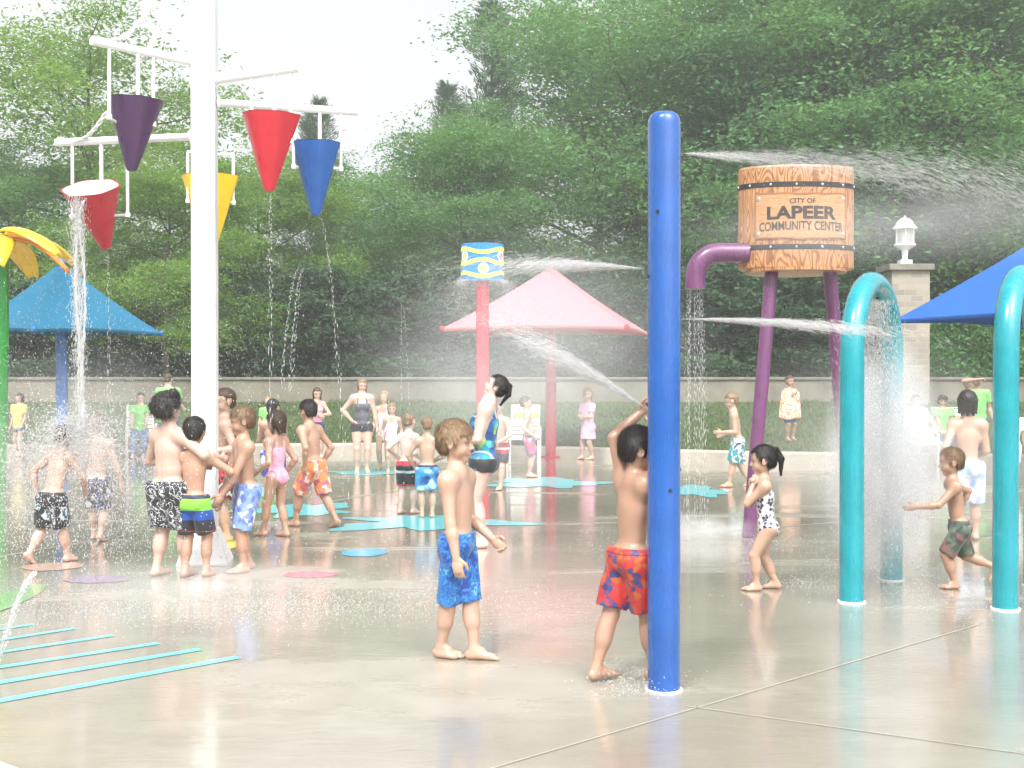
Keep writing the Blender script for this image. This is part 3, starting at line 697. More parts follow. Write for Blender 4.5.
# ------------------------------------------------------------ trees
def quads(C,A,B_,la,lb):
    """leaf rhombi at C with axes A,B_"""
    V=np.stack([C-A*la,C+B_*lb-A*la*.1,C+A*la,C-B_*lb-A*la*.1],1).reshape(-1,3); return V,np.arange(len(V)).reshape(-1,4)
def rnd_unit(n,flat=1.):
    v=rng.normal(0,1,(n,3)); v[:,2]*=flat; return v/np.linalg.norm(v,axis=1)[:,None]
def tree_mesh(kind,Ht,rad,low,nleaf,leaf,seed,spread=1.,npads=120):
    """returns trunk MB and leaf arrays for a broadleaf tree with layered sprays of leaves"""
    rs=random.Random(seed); mb=MB(); pads=[]
    lean=Vector((rs.uniform(-.3,.3),rs.uniform(-.3,.3),0)); tp=[]
    for i in range(9):
        t=i/8; tp.append(Vector((lean.x*t*t+rs.uniform(-.08,.08),lean.y*t*t+rs.uniform(-.08,.08),Ht*.8*t-.3)))
    r0=.012*Ht+.04; mb.tube(tp,[r0*(1.35 if i==0 else 1-.85*i/8) for i in range(9)],10)
    nb=int(22*spread)
    for b in range(nb):
        t=low+(1-low)*((b+rs.random()*.7)/nb); zz=Ht*.8*t; a=b*2.4+rs.uniform(-.5,.5)
        j=min(7,int(t*8)); st=tp[j].lerp(tp[j+1],t*8-j)
        prof=math.sin(math.pi*min(1,max(0,(t-low)/(1-low))*.78+.20))
        L=rad*(.55+.45*prof)*rs.uniform(.75,1.1); rise=rs.uniform(.15,.6)*(.6+t)
        pts=[st]; cur=st.copy(); dirn=Vector((math.cos(a),math.sin(a),rise)).normalized()
        for k in range(5):
            cur=cur+dirn*L/5; pts.append(cur.copy()); dirn=(dirn+Vector((rs.uniform(-.25,.25),rs.uniform(-.25,.25),rs.uniform(-.22,.12)))).normalized()
        rb=r0*(.42-.25*t); mb.tube(pts,[rb*(1-.16*k) for k in range(6)],6)
        for k in range(2,6):
            for u in range(2):
                tw=pts[k]+Vector((rs.uniform(-1,1),rs.uniform(-1,1),rs.uniform(-.3,.5)))*L*.26
                mb.tube([pts[k],pts[k].lerp(tw,.5)+Vector((0,0,.1)),tw],[rb*.3,rb*.2,rb*.1],4)
                pads.append((tw,rs.uniform(.55,1.)*(rad*.26)))
            if k>3: pads.append((pts[k],rad*.24))
    pads.append((tp[-1]+Vector((0,0,Ht*.08)),rad*.28))
    for _ in range(6): pads.append((tp[-1]+Vector((rs.uniform(-1,1)*rad*.3,rs.uniform(-1,1)*rad*.3,Ht*rs.uniform(.0,.16))),rad*.22))
    per=max(8,nleaf//len(pads)); C=[]
    for p,r_ in pads:
        # each pad breaks into a few flat sprays that droop at the rim
        k=rs.randint(3,5)
        for s_ in range(k):
            m=per//k; cx=Vector((rs.gauss(0,.5),rs.gauss(0,.5),rs.gauss(0,.32)))*r_+p
            q_=rng.normal(0,1,(m,3))*np.array([r_*.42,r_*.42,r_*.11]); q_[:,2]-=.35*(q_[:,0]**2+q_[:,1]**2)/r_
            C.append(q_+np.array(cx))
    C=np.concatenate(C); n=len(C)
    A=rnd_unit(n,.45); Bv=np.cross(A,rnd_unit(n,1.8)); Bv/=np.linalg.norm(Bv,axis=1)[:,None]+1e-6
    s_=rng.uniform(.7,1.35,(n,1))*leaf
    Vq,Qq=quads(C,A,Bv,s_,s_*.42)
    return mb,mesh_np('crown_'+kind,Vq,Qq,None,smooth=False)
def conifer_mesh(Ht,rad,seed,n=26000):
    rs=random.Random(seed); mb=MB(); mb.tube([(0,0,-.3),(0,0,Ht*.5),(0,0,Ht)],[.2,.12,.02],8); C=[];A=[]
    t=.12
    while t<.99:
        z=Ht*t; L=rad*(1-t)**.75*rs.uniform(.8,1.1)+.25
        for k in range(7):
            a=rs.uniform(0,6.28); m=max(12,int(n/220*(.35+L/rad)))
            u=rng.uniform(.1,1,m)[:,None]; up_=.28+.5*t
            base=np.array([[math.cos(a)*L,math.sin(a)*L,0]])*u; base[:,2]=z+u[:,0]**1.6*L*up_+rng.normal(0,.05,m)
            base[:,:2]+=rng.normal(0,.13+.06*L,(m,2))*(1-.4*u); C.append(base)
            d=np.tile(np.array([[math.cos(a),math.sin(a),.75]]),(m,1))+rng.normal(0,.4,(m,3)); A.append(d/np.linalg.norm(d,axis=1)[:,None])
        t+=.026+.012*(1-t)
    C=np.concatenate(C);A=np.concatenate(A);Bv=np.cross(A,rnd_unit(len(C))); Bv/=np.linalg.norm(Bv,axis=1)[:,None]+1e-6
    Vq,Qq=quads(C,A,Bv,.16,.022); return mb,mesh_np('crown_pine',Vq,Qq,None,smooth=False)
protos={}
def proto(k):
    if k in protos: return protos[k]
    if k=='A': r_=tree_mesh('A',13,5.2,.2,95000,.072,11,1.15)
    elif k=='B': r_=tree_mesh('B',13,5.0,.22,85000,.072,23,1.0)
    elif k=='C': r_=tree_mesh('C',12,4.2,.15,80000,.07,37,1.1)
    elif k=='L': r_=tree_mesh('L',11,5.0,.22,52000,.065,51,1.0)      # light, see-through
    elif k=='U': r_=tree_mesh('U',5,2.6,.02,24000,.10,67,.9)        # undergrowth
    elif k=='P': r_=conifer_mesh(15,2.8,5)
    mb,me=r_; tm=mb.build('tmp',M['bark'],smooth=True); tme=tm.data; bpy.data.objects.remove(tm); protos[k]=(tme,me); return protos[k]
crown_c={}
def tree(kind,x,y,sc,rz,lm,label,name='broadleaf_tree',cat='tree',grp='trees behind the lawn',sz=1.):
    tme,me=proto(kind); key=(kind,lm)
    if key not in crown_c:
        m2=me.copy(); m2.materials.append(LM[lm]); crown_c[key]=m2
    e=empty(name,(x,y,gz(max(-60,min(60,x)),y)),R(rz)); e.scale=(sc,sc,sc*sz); tag(e,label,cat,grp)
    link('trunk',tme,e); link('crown',crown_c[key],e); return e
def tx(px,d): return (px-512)*d/F
T_=[('B',166,33.6,.60,20,'yellow','feathery yellow-green tree with a bare lower trunk behind the teal canopy',1.0),
    ('L',92,42,1.32,80,'yellow','airy yellow-green tree reaching up behind the purple bucket',1.0),
    ('B',15,40,.75,140,'mid','mid-green tree at the far left edge behind the yellow flower fountain',1.0),
    ('C',262,38,.72,200,'yellow','bright yellow-green tree low behind the yellow and red buckets',1.0),
    ('B',335,47,.78,250,'mid','green tree standing behind the blue bucket',1.0),
    ('A',468,41,.82,10,'mid','broad dense green tree above the striped drum fountain',1.0),
    ('L',635,46,1.5,110,'mid','tall green tree with open top branches left of the blue post top',1.0),
    ('B',735,49,1.42,310,'blue','tall tree with sky showing through it right of the blue post top',1.0),
    ('C',800,43,1.4,60,'blue','tall dark tree rising directly above the wooden barrel',1.0),
    ('A',868,42,1.36,170,'mid','large green tree filling the sky above the stone pillar lantern',1.0),
    ('B',975,40,1.28,30,'blue','large green tree above the right blue canopy',1.0),
    ('L',1035,48,1.45,300,'mid','sparse green tree at the far right edge of the picture',1.0),
    ('L',925,52,1.5,210,'blue','tree further back, between the pillar lantern tree and the right edge',1.0),
    ('L',600,54,1.75,90,'blue','tree further back, seen through the gaps over the pink canopy',1.0),
    ('B',400,52,.70,75,'blue','dark green tree in the middle distance right of the blue bucket',1.0)]
for k,px,d,sc,rz,lm,lb,sz in T_: tree(k,tx(px,d),d,sc,rz,lm,lb,sz=sz)
for px,d,sc,lb in ((492,60,1.3,'dark pine tip standing above the dense green tree'),(318,62,1.0,'dark pine peeping above the blue bucket arm'),(448,66,1.12,'slender dark pine left of the tallest pine tip')):
    tree('P',tx(px,d),d,sc,px,'dark',lb,'pine_tree','pine','pines beyond the broadleaf trees')
us=[(20,35.5,.75),(95,36,.8),(180,37,.8),(250,36,.85),(330,36.5,.85),(400,35.5,.8),(455,36.5,.85),(520,36,.9),(585,36,.85),(650,36.8,.9),(720,36,.85),(790,36.5,.9),(860,37,.85),(1040,37,.95),(-60,37,.8),(1120,37,.9)]
ul=['behind the green flower post','behind the teal canopy pole','under the bare-trunked tree','right of the white bucket post','below the blue bucket','left of the striped drum post','behind the striped drum post','behind the pink canopy left slope','behind the pink canopy post','just left of the blue foreground post','behind the falling purple shower','between the two purple barrel legs','left of the stone pillar','behind the right teal arch','beyond the left picture edge','beyond the right picture edge']
for i,((px,d,sc),l) in enumerate(zip(us,ul)):
    tree('U',tx(px,d),d,sc,i*67,'dark','dark leafy undergrowth bush '+l,'bush','bush','dark bushes under the trees')
# clipped hedge behind the wall at the right
n=42000; C=np.stack([rng.uniform(tx(892,34.5),tx(1200,34.5),n),rng.uniform(33.6,35.4,n),rng.uniform(.8,3.15,n)],1)
f_=rng.random(n)<.7; C[f_,1]=33.6+rng.normal(0,.06,f_.sum()); f2=rng.random(n)<.2; C[f2,2]=3.1+rng.normal(0,.07,f2.sum())
C[:,1]+=.12*np.sin(C[:,0]*3)*np.cos(C[:,2]*3.3)
A=rnd_unit(n); Bv=np.cross(A,rnd_unit(n)); Bv/=np.linalg.norm(Bv,axis=1)[:,None]+1e-6
Vq,Qq=quads(C,A,Bv,rng.uniform(.05,.1,(n,1)),.035)
e=empty('hedge',(0,0,0)); tag(e,'tall clipped green hedge behind the low wall at the right','hedge')
link('hedge_leaves',mesh_np('hedge_leaves',Vq,Qq,[LM['mid']],smooth=False),e)
mb=MB(); 
for i in range(14): x=tx(892,34.5)+i*.62; mb.tube([(x,34.5,.7),(x+.1,34.5,1.8),(x,34.45,2.7)],[.05,.04,.02],6)
mb.build('hedge_stem',M['bark'],e)

# ------------------------------------------------------------ low wall and pillar with lantern
def stonemat(name,c1,c2,sc):
    m,nt,b=newmat(name); v=coords(nt); br=N(nt,'ShaderNodeTexBrick'); nt.links.new(coords(nt,rot=(R(90),0,0)),br.inputs['Vector']); br.inputs['Scale'].default_value=sc
    br.inputs['Color1'].default_value=(*c1,1); br.inputs['Color2'].default_value=(*c2,1); br.inputs['Mortar'].default_value=(.38,.35,.3,1); br.inputs['Mortar Size'].default_value=.012; br.inputs['Brick Width'].default_value=.5; br.inputs['Row Height'].default_value=.24
    nt.links.new(mix(nt,noise(nt,v,5,5),br.outputs['Color'],(.3,.26,.21)),b.inputs['Base Color']); b.inputs['Roughness'].default_value=.85; bump(nt,b,br.outputs['Fac'],.5,-.02); return m
M['stone']=stonemat('pillar_stone',(.36,.33,.28),(.17,.16,.145),1.6)
M['wall']=paint('wall_render',(.20,.185,.145),.85,.4,0,.5,.9)
M['coping']=paint('coping',(.2,.185,.15),.8,.3,0,.3,3)
lo_=[]
mb=MB(); mb.box((0,32.2,1.1),(64,.3,.74)); wl=mb.build('low_wall',M['wall'],bevel=.01); tag(wl,'long low beige wall at the top of the grass bank','wall')
mb=MB(); mb.box((0,32.2,1.51),(64.1,.4,.07)); mb.build('coping',M['coping'],wl,bevel=.01)
px_=tx(902,31.6); e=empty('stone_pillar',(px_,31.4,.8)); tag(e,'tall stone entrance pillar carrying the white lantern','pillar')
mb=MB(); mb.box((0,0,1.75),(.98,.98,3.5)); mb.build('shaft',M['stone'],e,bevel=.02)
mb=MB(); mb.box((0,0,3.5+.08),(1.16,1.16,.16)); mb.build('cap',M['coping'],e,bevel=.02)
zt=.8+3.66
l=empty('lantern',(px_,31.4,zt)); tag(l,'white domed lantern on top of the stone pillar','lantern')
mb=MB(); mb.box((0,0,.07),(.3,.3,.14)); mb.lathe([(.09,.14),(.07,.2),(.09,.4),(.28,.52),(.28,.56),(.0,.57)],24); mb.build('base',M['white_paint'],l,smooth=True)
mb=MB(); mb.lathe([(.23,.565),(.23,.95)],24)
mg,ntg,bg=newmat('lantern_glass'); bg.inputs['Base Color'].default_value=(.8,.8,.75,1); bg.inputs['Roughness'].default_value=.15; bg.inputs['Alpha'].default_value=.35
mb.build('glass',mg,l,smooth=True)
mb=MB(); mb.lathe([(.05,.57),(.06,.66),(.03,.75),(0,.8)],12); mb.build('bulb',M['white_paint'],l,smooth=True)
for k in range(6): a=k*math.pi/3+.3; mb=MB(); mb.tube([(.245*math.cos(a),.245*math.sin(a),.56),(.245*math.cos(a),.245*math.sin(a),.95)],.012,6); mb.build('cage_bar',M['white_paint'],l)
mb=MB(); mb.lathe([(.31,.95),(.31,.99),(.24,1.05),(.2,1.14),(.12,1.22),(.03,1.25),(.02,1.3),(0,1.31)],24); mb.build('dome',M['white_paint'],l,smooth=True)

# ------------------------------------------------------------ painted marks on the pad (4 mm sheets)
def wornpaint(name,col):
    m,nt,b=newmat(name); v=coords(nt); f=noise(nt,v,7,5,.65)
    nt.links.new(mix(nt,ramp(nt,f,[(.55,(0,0,0)),(.8,(.7,.7,.7))]),col,(.4,.37,.32)),b.inputs['Base Color']); b.inputs['Roughness'].default_value=.3; b.inputs['Coat Weight'].default_value=.8; b.inputs['Coat Roughness'].default_value=.1
    bump(nt,b,noise(nt,v,12,3),.1,.006); return m
PM={'cyan':wornpaint('paint_cyan',(.14,.62,.68)),'blue':wornpaint('paint_blue',(.08,.42,.66)),'pink':wornpaint('paint_pink',(.62,.14,.22)),'purple':wornpaint('paint_purple',(.25,.16,.28)),
    'orange':wornpaint('paint_orange',(.5,.33,.25)),'yellow':wornpaint('paint_yellow',(.75,.65,.1)),'green':wornpaint('paint_green',(.16,.33,.12)),'white':wornpaint('paint_white',(.75,.75,.72))}
def sheet(name,pts,mt,z=.004):
    mb=MB(); mb.add([(p[0],p[1],z) for p in pts],[tuple(range(len(pts)))]); return tag(mb.build(name,mt),kind='structure')
for (x0,y0,x1,y1,wd) in ((-40,709,238,658,.075),(-40,690,200,650,.07),(-40,674,158,644,.065),(-40,659,113,636,.06),(-40,647,74,629,.055),(-40,636,33,625,.05)):
    a=gp(x0,y0); b=gp(x1,y1); t=(b-a).normalized(); nn=Vector((-t.y,t.x,0))*wd/2
    sheet('painted_stripe',[a-nn,b-nn,b+nn,a+nn],PM['cyan'])
def blob(cx,cy,rx,ry,col,seed=1,spiky=.25,n=40,ell=0):
    c_=gp(cx,cy); s_=F/c_.y; RX=rx/s_; RY=abs(gp(cx,cy-ry).y-c_.y); rs=random.Random(seed); ph=[rs.uniform(0,6.28) for _ in range(4)]
    pts=[]
    for i in range(n):
        a=2*math.pi*i/n; r_=1+spiky*(math.sin(5*a+ph[0])*.6+math.sin(9*a+ph[1])*.5+math.sin(3*a+ph[2])*.4)
        pts.append((c_.x+RX*r_*math.cos(a),c_.y+RY*r_*math.sin(a)))
    sheet('painted_patch',pts,PM[col])
blob(425,523,82,7,'cyan',3,.4); blob(545,483,55,4.5,'cyan',4,.35); blob(300,510,48,6,'cyan',5,.35); blob(385,472,52,3,'cyan',6,.2); blob(692,491,34,5,'cyan',7,.3)
blob(364,553,23,4,'blue',8,.05); blob(310,575,27,3.2,'pink',9,.03); blob(97,580,32,3.5,'purple',10,.06); blob(52,567,30,4,'orange',11,.06); blob(225,546,14,5,'yellow',12,.05); blob(2,602,22,17,'green',13,.03); blob(245,492,40,4,'cyan',14,.3)
M['joint']=paint('joint_sealant',(.34,.32,.27),.6,.1)
def joint(x0,y0,x1,y1,w_=.012):
    a=gp(x0,y0); b=gp(x1,y1); t=(b-a).normalized(); nn=Vector((-t.y,t.x,0))*w_/2; sheet('expansion_joint',[a-nn,b-nn,b+nn,a+nn],M['joint'],.003)
joint(440,785,980,625); joint(686,707,1060,760); joint(640,538,1060,505,.03); joint(-20,560,520,470,.03); joint(430,492,900,440+30,.03)
a=gp(-30,752); b=gp(30,775); sheet('white_edging',[a,b,b-Vector((0,.25,0)),a-Vector((0,.25,0))],PM['white'])

# ------------------------------------------------------------ foreground blue post
e=empty('spray_post',gp(664,690)); tag(e,'tall glossy royal blue spray post in the foreground','spray post')
mb=MB(); r_=.083; H_=2.93
mb.lathe([(r_,0),(r_,H_-.06),(r_*.97,H_-.035),(r_*.85,H_-.012),(r_*.6,H_),(0,H_+.003)],48); mb.build('pole',M['blue_paint'],e,smooth=True)
mb=MB(); mb.lathe([(r_+.012,0),(r_+.012,.006),(r_,.008)],48); mb.build('foot_ring',M['white_paint'],e,smooth=True)
for an,z in ((20,2.76),(12,1.89),(8,1.12),(-75,1.02),(195,2.1),(-120,2.42),(170,1.45)):
    mb=MB(); a=R(an); dx,dy=math.cos(a),math.sin(a); mb.tube([(dx*(r_-.004),dy*(r_-.004),z),(dx*(r_+.006),dy*(r_+.006),z)],.009,12); mb.build('nozzle',M['dark_metal'],e)
# ------------------------------------------------------------ teal arches
for nm,(x0,y0),(x1,y1),lb in (('a',(852,602),(892,580),'teal spray arch nearer the barrel tower, mist pouring inside it'),('b',(1006,609),(1036,586),'teal spray arch at the right edge of the picture')):
    A=gp(x0,y0); B=gp(x1,y1); c_=(A+B)/2; e=empty('spray_arch',c_,math.atan2(B.y-A.y,B.x-A.x)); tag(e,lb,'spray arch','teal spray arches')
    rr=(B-A).length/2; zc=2.28-rr+(.03 if nm=='b' else 0); pts=[(-rr,0,0),(-rr,0,.6),(-rr,0,1.2)]+[(-rr*math.cos(t),0,zc+rr*math.sin(t)) for t in [math.pi*i/28 for i in range(29)]]+[(rr,0,1.2),(rr,0,.6),(rr,0,0)]
    mb=MB(); mb.tube(pts,.085,28); mb.build('hoop',M['teal_paint'],e,smooth=True)
    for sx in (-1,1):
        mb=MB(); mb.lathe([(.098,0),(.098,.008),(.085,.01)],28,(sx*rr,0,0)); mb.build('foot_ring',M['white_paint'],e,smooth=True)
    for t in (50,75,105,130):
        mb=MB(); a=R(t); p=Vector((-rr*math.cos(a),0,zc+rr*math.sin(a))); d_=Vector((math.cos(a),0,-math.sin(a))); mb.tube([p+d_*.08,p+d_*.095],.012,10); mb.build('nozzle',M['dark_metal'],e)

# ------------------------------------------------------------ white bucket tower
TB=gp(205,563); e=empty('bucket_tower',TB,R(6)); tag(e,'tall white square post with branching arms for the tipping buckets','water tower')
def sq(mb,prof,c=(0,0,0)):
    V=[];P=[]
    for s_,z in prof:
        for a,b_ in ((-1,-1),(1,-1),(1,1),(-1,1)): V.append((a*s_/2,b_*s_/2,z))
    for i in range(len(prof)-1):
        for j in range(4): P.append((i*4+j,i*4+(j+1)%4,(i+1)*4+(j+1)%4,(i+1)*4+j))
    P.append((3,2,1,0)); k=(len(prof)-1)*4; P.append((k,k+1,k+2,k+3)); mb.add(V,P)
mb=MB(); sq(mb,[(.2,.24),(.2,6.6)]); mb.build('post',M['white_paint'],e,bevel=.012)
mb=MB(); sq(mb,[(.42,0),(.42,.02),(.21,.30)]); mb.build('base_flare',M['white_paint'],e,bevel=.006)
arms_=[('a',(92,42),4.24,9.5),('b',(57,143),3.63,10.5),('c',(300,68),4.09,9.75),('d',(358,112),3.92,10.6),('e',(214,128),3.75,11.75)]
AE={}
ei=e.matrix_basis.inverted()
Minv=Matrix.Translation(-TB); Rz=Matrix.Rotation(-R(6),4,'Z')
def loc_(p): return (Rz@(p-TB).to_4d()).to_3d() if False else Matrix.Rotation(-R(6),3,'Z')@(p-TB)
for k,(x,y),z,d in arms_:
    p=Vector(((x-512)*d/F,d,z)); AE[k]=p
    mb=MB(); a=TB+Vector((0,0,z)); dr=(p-a).normalized(); mb.tube([loc_(a+dr*.09),loc_(p)],.034,16); mb.build('arm',M['white_paint'],e,smooth=True)
    mb=MB(); mb.tube([loc_(a+dr*.1),loc_(a+dr*.125)],.06,16); mb.build('flange',M['white_paint'],e,smooth=True)
def on_arm(k,px):                        # the point of an arm seen at column px
    a=TB+Vector((0,0,AE[k].z)); b=AE[k]
    t=((px-512)/F*a.y-a.x)/((b.x-a.x)-(px-512)/F*(b.y-a.y))
    if k=='e': t=.93+(px-211)*.002
    return a.lerp(b,t)
def twist_rope(name,pts,r_,mt,label,cat):
    mb=MB(); n=120
    def ev(t):
        u=t*(len(pts)-1); i=min(int(u),len(pts)-2); return pts[i].lerp(pts[i+1],u-i)
    for ph in (0,math.pi):
        q_=[]
        for i in range(n+1):
            t=i/n; p=ev(t); sag=-.12*math.sin(math.pi*t); a=t*(pts[0]-pts[-1]).length*55+ph
            q_.append(p+Vector((math.cos(a)*r_,math.sin(a)*r_,sag)))
        mb.tube(q_,r_*.85,6)
    return tag(mb.build(name,mt,smooth=True),label,cat,'white ropes on the bucket tower')
twist_rope('rope',[AE['b']+Vector((.03,0,.04)),at(108,112,10.3)],.012,M['white_rope'],'lower white twisted rope rising from the end of the low left arm','rope')
twist_rope('rope',[at(135,66,9.8),at(166,4,10.1)],.012,M['white_rope'],'steep white twisted rope above the purple bucket, right of the other high rope','rope')
twist_rope('rope',[AE['a']+Vector((.02,0,.03)),at(152,8,9.9)],.012,M['white_rope'],'slanting white rope from the tip of the high left arm','rope')

def bucket(label,mt,tl,tr,ytop,tip,arm,rodl,rodr,roll=0,pitch=0,hgt=.62,ysh=0,rods=None,pz=.34,inside='b_white'):
    """tl,tr: columns of the rim ends, ytop the rim row, tip: (x,y) of the nose"""
    cx=(tl+tr)/2; A=on_arm(arm,cx); d=A.y+ysh
    c_=at(cx,ytop,d); wdt=(tr-tl)*d/F; tp=at(tip[0],tip[1],d); hg=(c_.z-tp.z); 
    e=empty('tipping_bucket',c_); tag(e,label,'bucket','tipping buckets on the white tower')
    R0=wdt/2; r1=R0*.22; hh_=hg
    Rm=Euler((R(pitch),R(roll),0)).to_matrix(); piv=Vector((0,0,-hh_*pz))
    n=40; V=[];P=[];Mi=[]
    prof=[(r1*.2,-hh_),(r1*.75,-hh_+.008),(r1,-hh_+.035),(R0,0),(R0+.004,.0),(R0-.012,0),(r1*.9,-hh_+.05),(0.0005,-hh_+.04)]
    for r_,z in prof:
        for j in range(n):
            a=2*math.pi*j/n; rr=r_*(1+.035*math.cos(6*a)*(1 if r_>r1 else .3)); v=Vector((rr*math.cos(a),rr*.8*math.sin(a),z))
            V.append(piv+Rm@(v-piv))
    mb=MB()
    for i in range(len(prof)-1):
        mi=0 if i<5 else 1
        for j in range(n):
            mb_=(i*n+j,i*n+(j+1)%n,(i+1)*n+(j+1)%n,(i+1)*n+j); P.append(mb_); Mi.append(mi)
    V=[tuple(v) for v in V]; P.append(tuple(range(n-1,-1,-1))); Mi.append(0)
    mb.V=V; mb.P=P; mb.M=Mi; mb.n=len(V)
    mb.build('bucket_body',[M[mt],M[inside]],e,smooth=True)
    for sgn,px in ((-1,rodl),(1,rodr)):
        a=on_arm(arm,px)-c_; rim=piv+Rm@(Vector((sgn*R0*.85,0,piv.z*.0+piv.z))-piv)
        x_=a.x if arm!='e' else (px-cx)*d/F
        if arm=='e': mb=MB(); mb.tube([a,Vector((x_,a.y,a.z))],.014,8); mb.build('hanger_rod',M['white_paint'],e,smooth=True)
        foot=Vector((x_,a.y,piv.z)); 
        mb=MB(); mb.tube([Vector((x_,a.y,a.z)),foot],.014,10); mb.build('hanger_rod',M['white_paint'],e,smooth=True)
        mb=MB(); mb.tube([foot+Vector((sgn*.02,0,.0)),Vector((sgn*R0*.5,0,piv.z))],.012,8); mb.lathe([(0,-.02),(.022,-.02),(.022,.02),(0,.02)],12,foot); mb.build('pivot_pin',M['white_paint'],e,smooth=True)
    mb=MB(); a=on_arm(arm,cx+4)-c_; x_=a.x; mb.tube([Vector((x_,a.y,a.z)),Vector((x_,a.y,0.02))],.016,10); mb.build('water_inlet',M['white_paint'],e,smooth=True)
    return e
bucket('dark purple tipping bucket hanging high on the left','b_purple',107,162,100,(129,172),'a',110,154,roll=3,ysh=.12)
bucket('red tipping bucket tilted forward and pouring, on the far left','b_red',70,126,186,(108,252),'b',73,128,roll=-4,pitch=30,pz=.45)
bucket('red tipping bucket hanging upright right of the white post','b_red',243,299,115,(271,192),'c',291,252,roll=2,ysh=-.1)
bucket('royal blue tipping bucket at the end of the right arm','b_blue',292,340,143,(317,216),'d',294,341,roll=0)
bucket('yellow tipping bucket half hidden behind the white post','b_yellow',183,238,176,(211,252),'e',190,232,roll=0)

# ------------------------------------------------------------ barrel shower tower
BC=Vector((tx(795.5,12.2),12.2,0)); BR=.585; z0,z1=2.66,3.69
e=empty('barrel_shower',BC); tag(e,'wooden barrel water tower on splayed purple legs with a shower spout','water tower')
def wood():
    m,nt,b=newmat('painted_wood'); v=coords(nt)
    # grain runs up the staves, each stave a little different
    sp=N(nt,'ShaderNodeSeparateXYZ'); nt.links.new(v,sp.inputs[0]); an=N(nt,'ShaderNodeMath',operation='ARCTAN2'); nt.links.new(sp.outputs['Y'],an.inputs[0]); nt.links.new(sp.outputs['X'],an.inputs[1])
    fl=N(nt,'ShaderNodeMath',operation='MULTIPLY'); nt.links.new(an.outputs[0],fl.inputs[0]); fl.inputs[1].default_value=18/6.2832
    st=N(nt,'ShaderNodeMath',operation='FLOOR'); nt.links.new(fl.outputs[0],st.inputs[0]); fr=N(nt,'ShaderNodeMath',operation='FRACT'); nt.links.new(fl.outputs[0],fr.inputs[0])
    cb=N(nt,'ShaderNodeCombineXYZ'); nt.links.new(fl.outputs[0],cb.inputs[0]); zz=N(nt,'ShaderNodeMath',operation='MULTIPLY_ADD'); nt.links.new(sp.outputs['Z'],zz.inputs[0]); zz.inputs[1].default_value=1.5
    s3=N(nt,'ShaderNodeMath',operation='MULTIPLY'); nt.links.new(st.outputs[0],s3.inputs[0]); s3.inputs[1].default_value=7.3; nt.links.new(s3.outputs[0],zz.inputs[2]); nt.links.new(zz.outputs[0],cb.inputs[2])
    nz=N(nt,'ShaderNodeTexNoise'); nz.inputs['Scale'].default_value=1.15; nz.inputs['Detail'].default_value=1; nt.links.new(cb.outputs[0],nz.inputs['Vector'])
    ml=N(nt,'ShaderNodeMath',operation='MULTIPLY'); nt.links.new(nz.outputs['Fac'],ml.inputs[0]); ml.inputs[1].default_value=14; f2=N(nt,'ShaderNodeMath',operation='FRACT'); nt.links.new(ml.outputs[0],f2.inputs[0])
    g=ramp(nt,f2.outputs[0],[(0,(.2,.075,.025)),(.16,(.25,.1,.03)),(.34,(.37,.185,.08)),(.7,(.45,.25,.12)),(.93,(.35,.17,.07)),(1,(.2,.075,.025))])
    edge=ramp(nt,fr.outputs[0],[(0,(1,1,1)),(.03,(0,0,0)),(.97,(0,0,0)),(1,(1,1,1))])
    nt.links.new(mix(nt,edge,g,(.12,.05,.02)),b.inputs['Base Color']); b.inputs['Roughness'].default_value=.4; b.inputs['Coat Weight'].default_value=.3
    bump(nt,b,edge,-.4,.01); return m
def board():
    m,nt,b=newmat('board_wood'); v=coords(nt,scale=(1,1,5)); f=noise(nt,v,3,3,.6,1.5); f_=N(nt,'ShaderNodeMath',operation='MULTIPLY'); nt.links.new(f,f_.inputs[0]); f_.inputs[1].default_value=7; f2=N(nt,'ShaderNodeMath',operation='FRACT'); nt.links.new(f_.outputs[0],f2.inputs[0])
    nt.links.new(ramp(nt,f2.outputs[0],[(0,(.3,.13,.045)),(.2,(.40,.21,.095)),(.8,(.47,.27,.13)),(1,(.3,.13,.045))]),b.inputs['Base Color']); b.inputs['Roughness'].default_value=.45; return m
M['wood']=wood(); M['board']=board(); M['board_edge']=paint('board_edge',(.28,.12,.045),.6); M['letter']=paint('letter_black',(.025,.016,.012),.5,.3)
mb=MB(); mb.lathe([(BR*.97,z0),(BR,z0+.02),(BR,z1-.02),(BR*.97,z1),(0,z1-.03)],72); ba=mb.build('barrel',M['wood'],e,smooth=True); ba.scale.y=.5
for zb in (z0+.215,z1-.195):
    mb=MB(); mb.lathe([(BR+.001,zb-.026),(BR+.008,zb-.024),(BR+.008,zb+.024),(BR+.001,zb+.026)],72); bd=mb.build('band',M['dark_metal'],ba,smooth=True)
    for k in range(14): a=2*math.pi*k/14+.12; mb=MB(); mb.lathe([(.013,0),(.009,.008),(0,.01)],10,(math.cos(a)*(BR+.008),math.sin(a)*(BR+.008),zb),rot=Vector((0,0,1)).rotation_difference(Vector((math.cos(a),math.sin(a),0))).to_matrix()); mb.build('bolt',M['bolt'],ba,smooth=True)
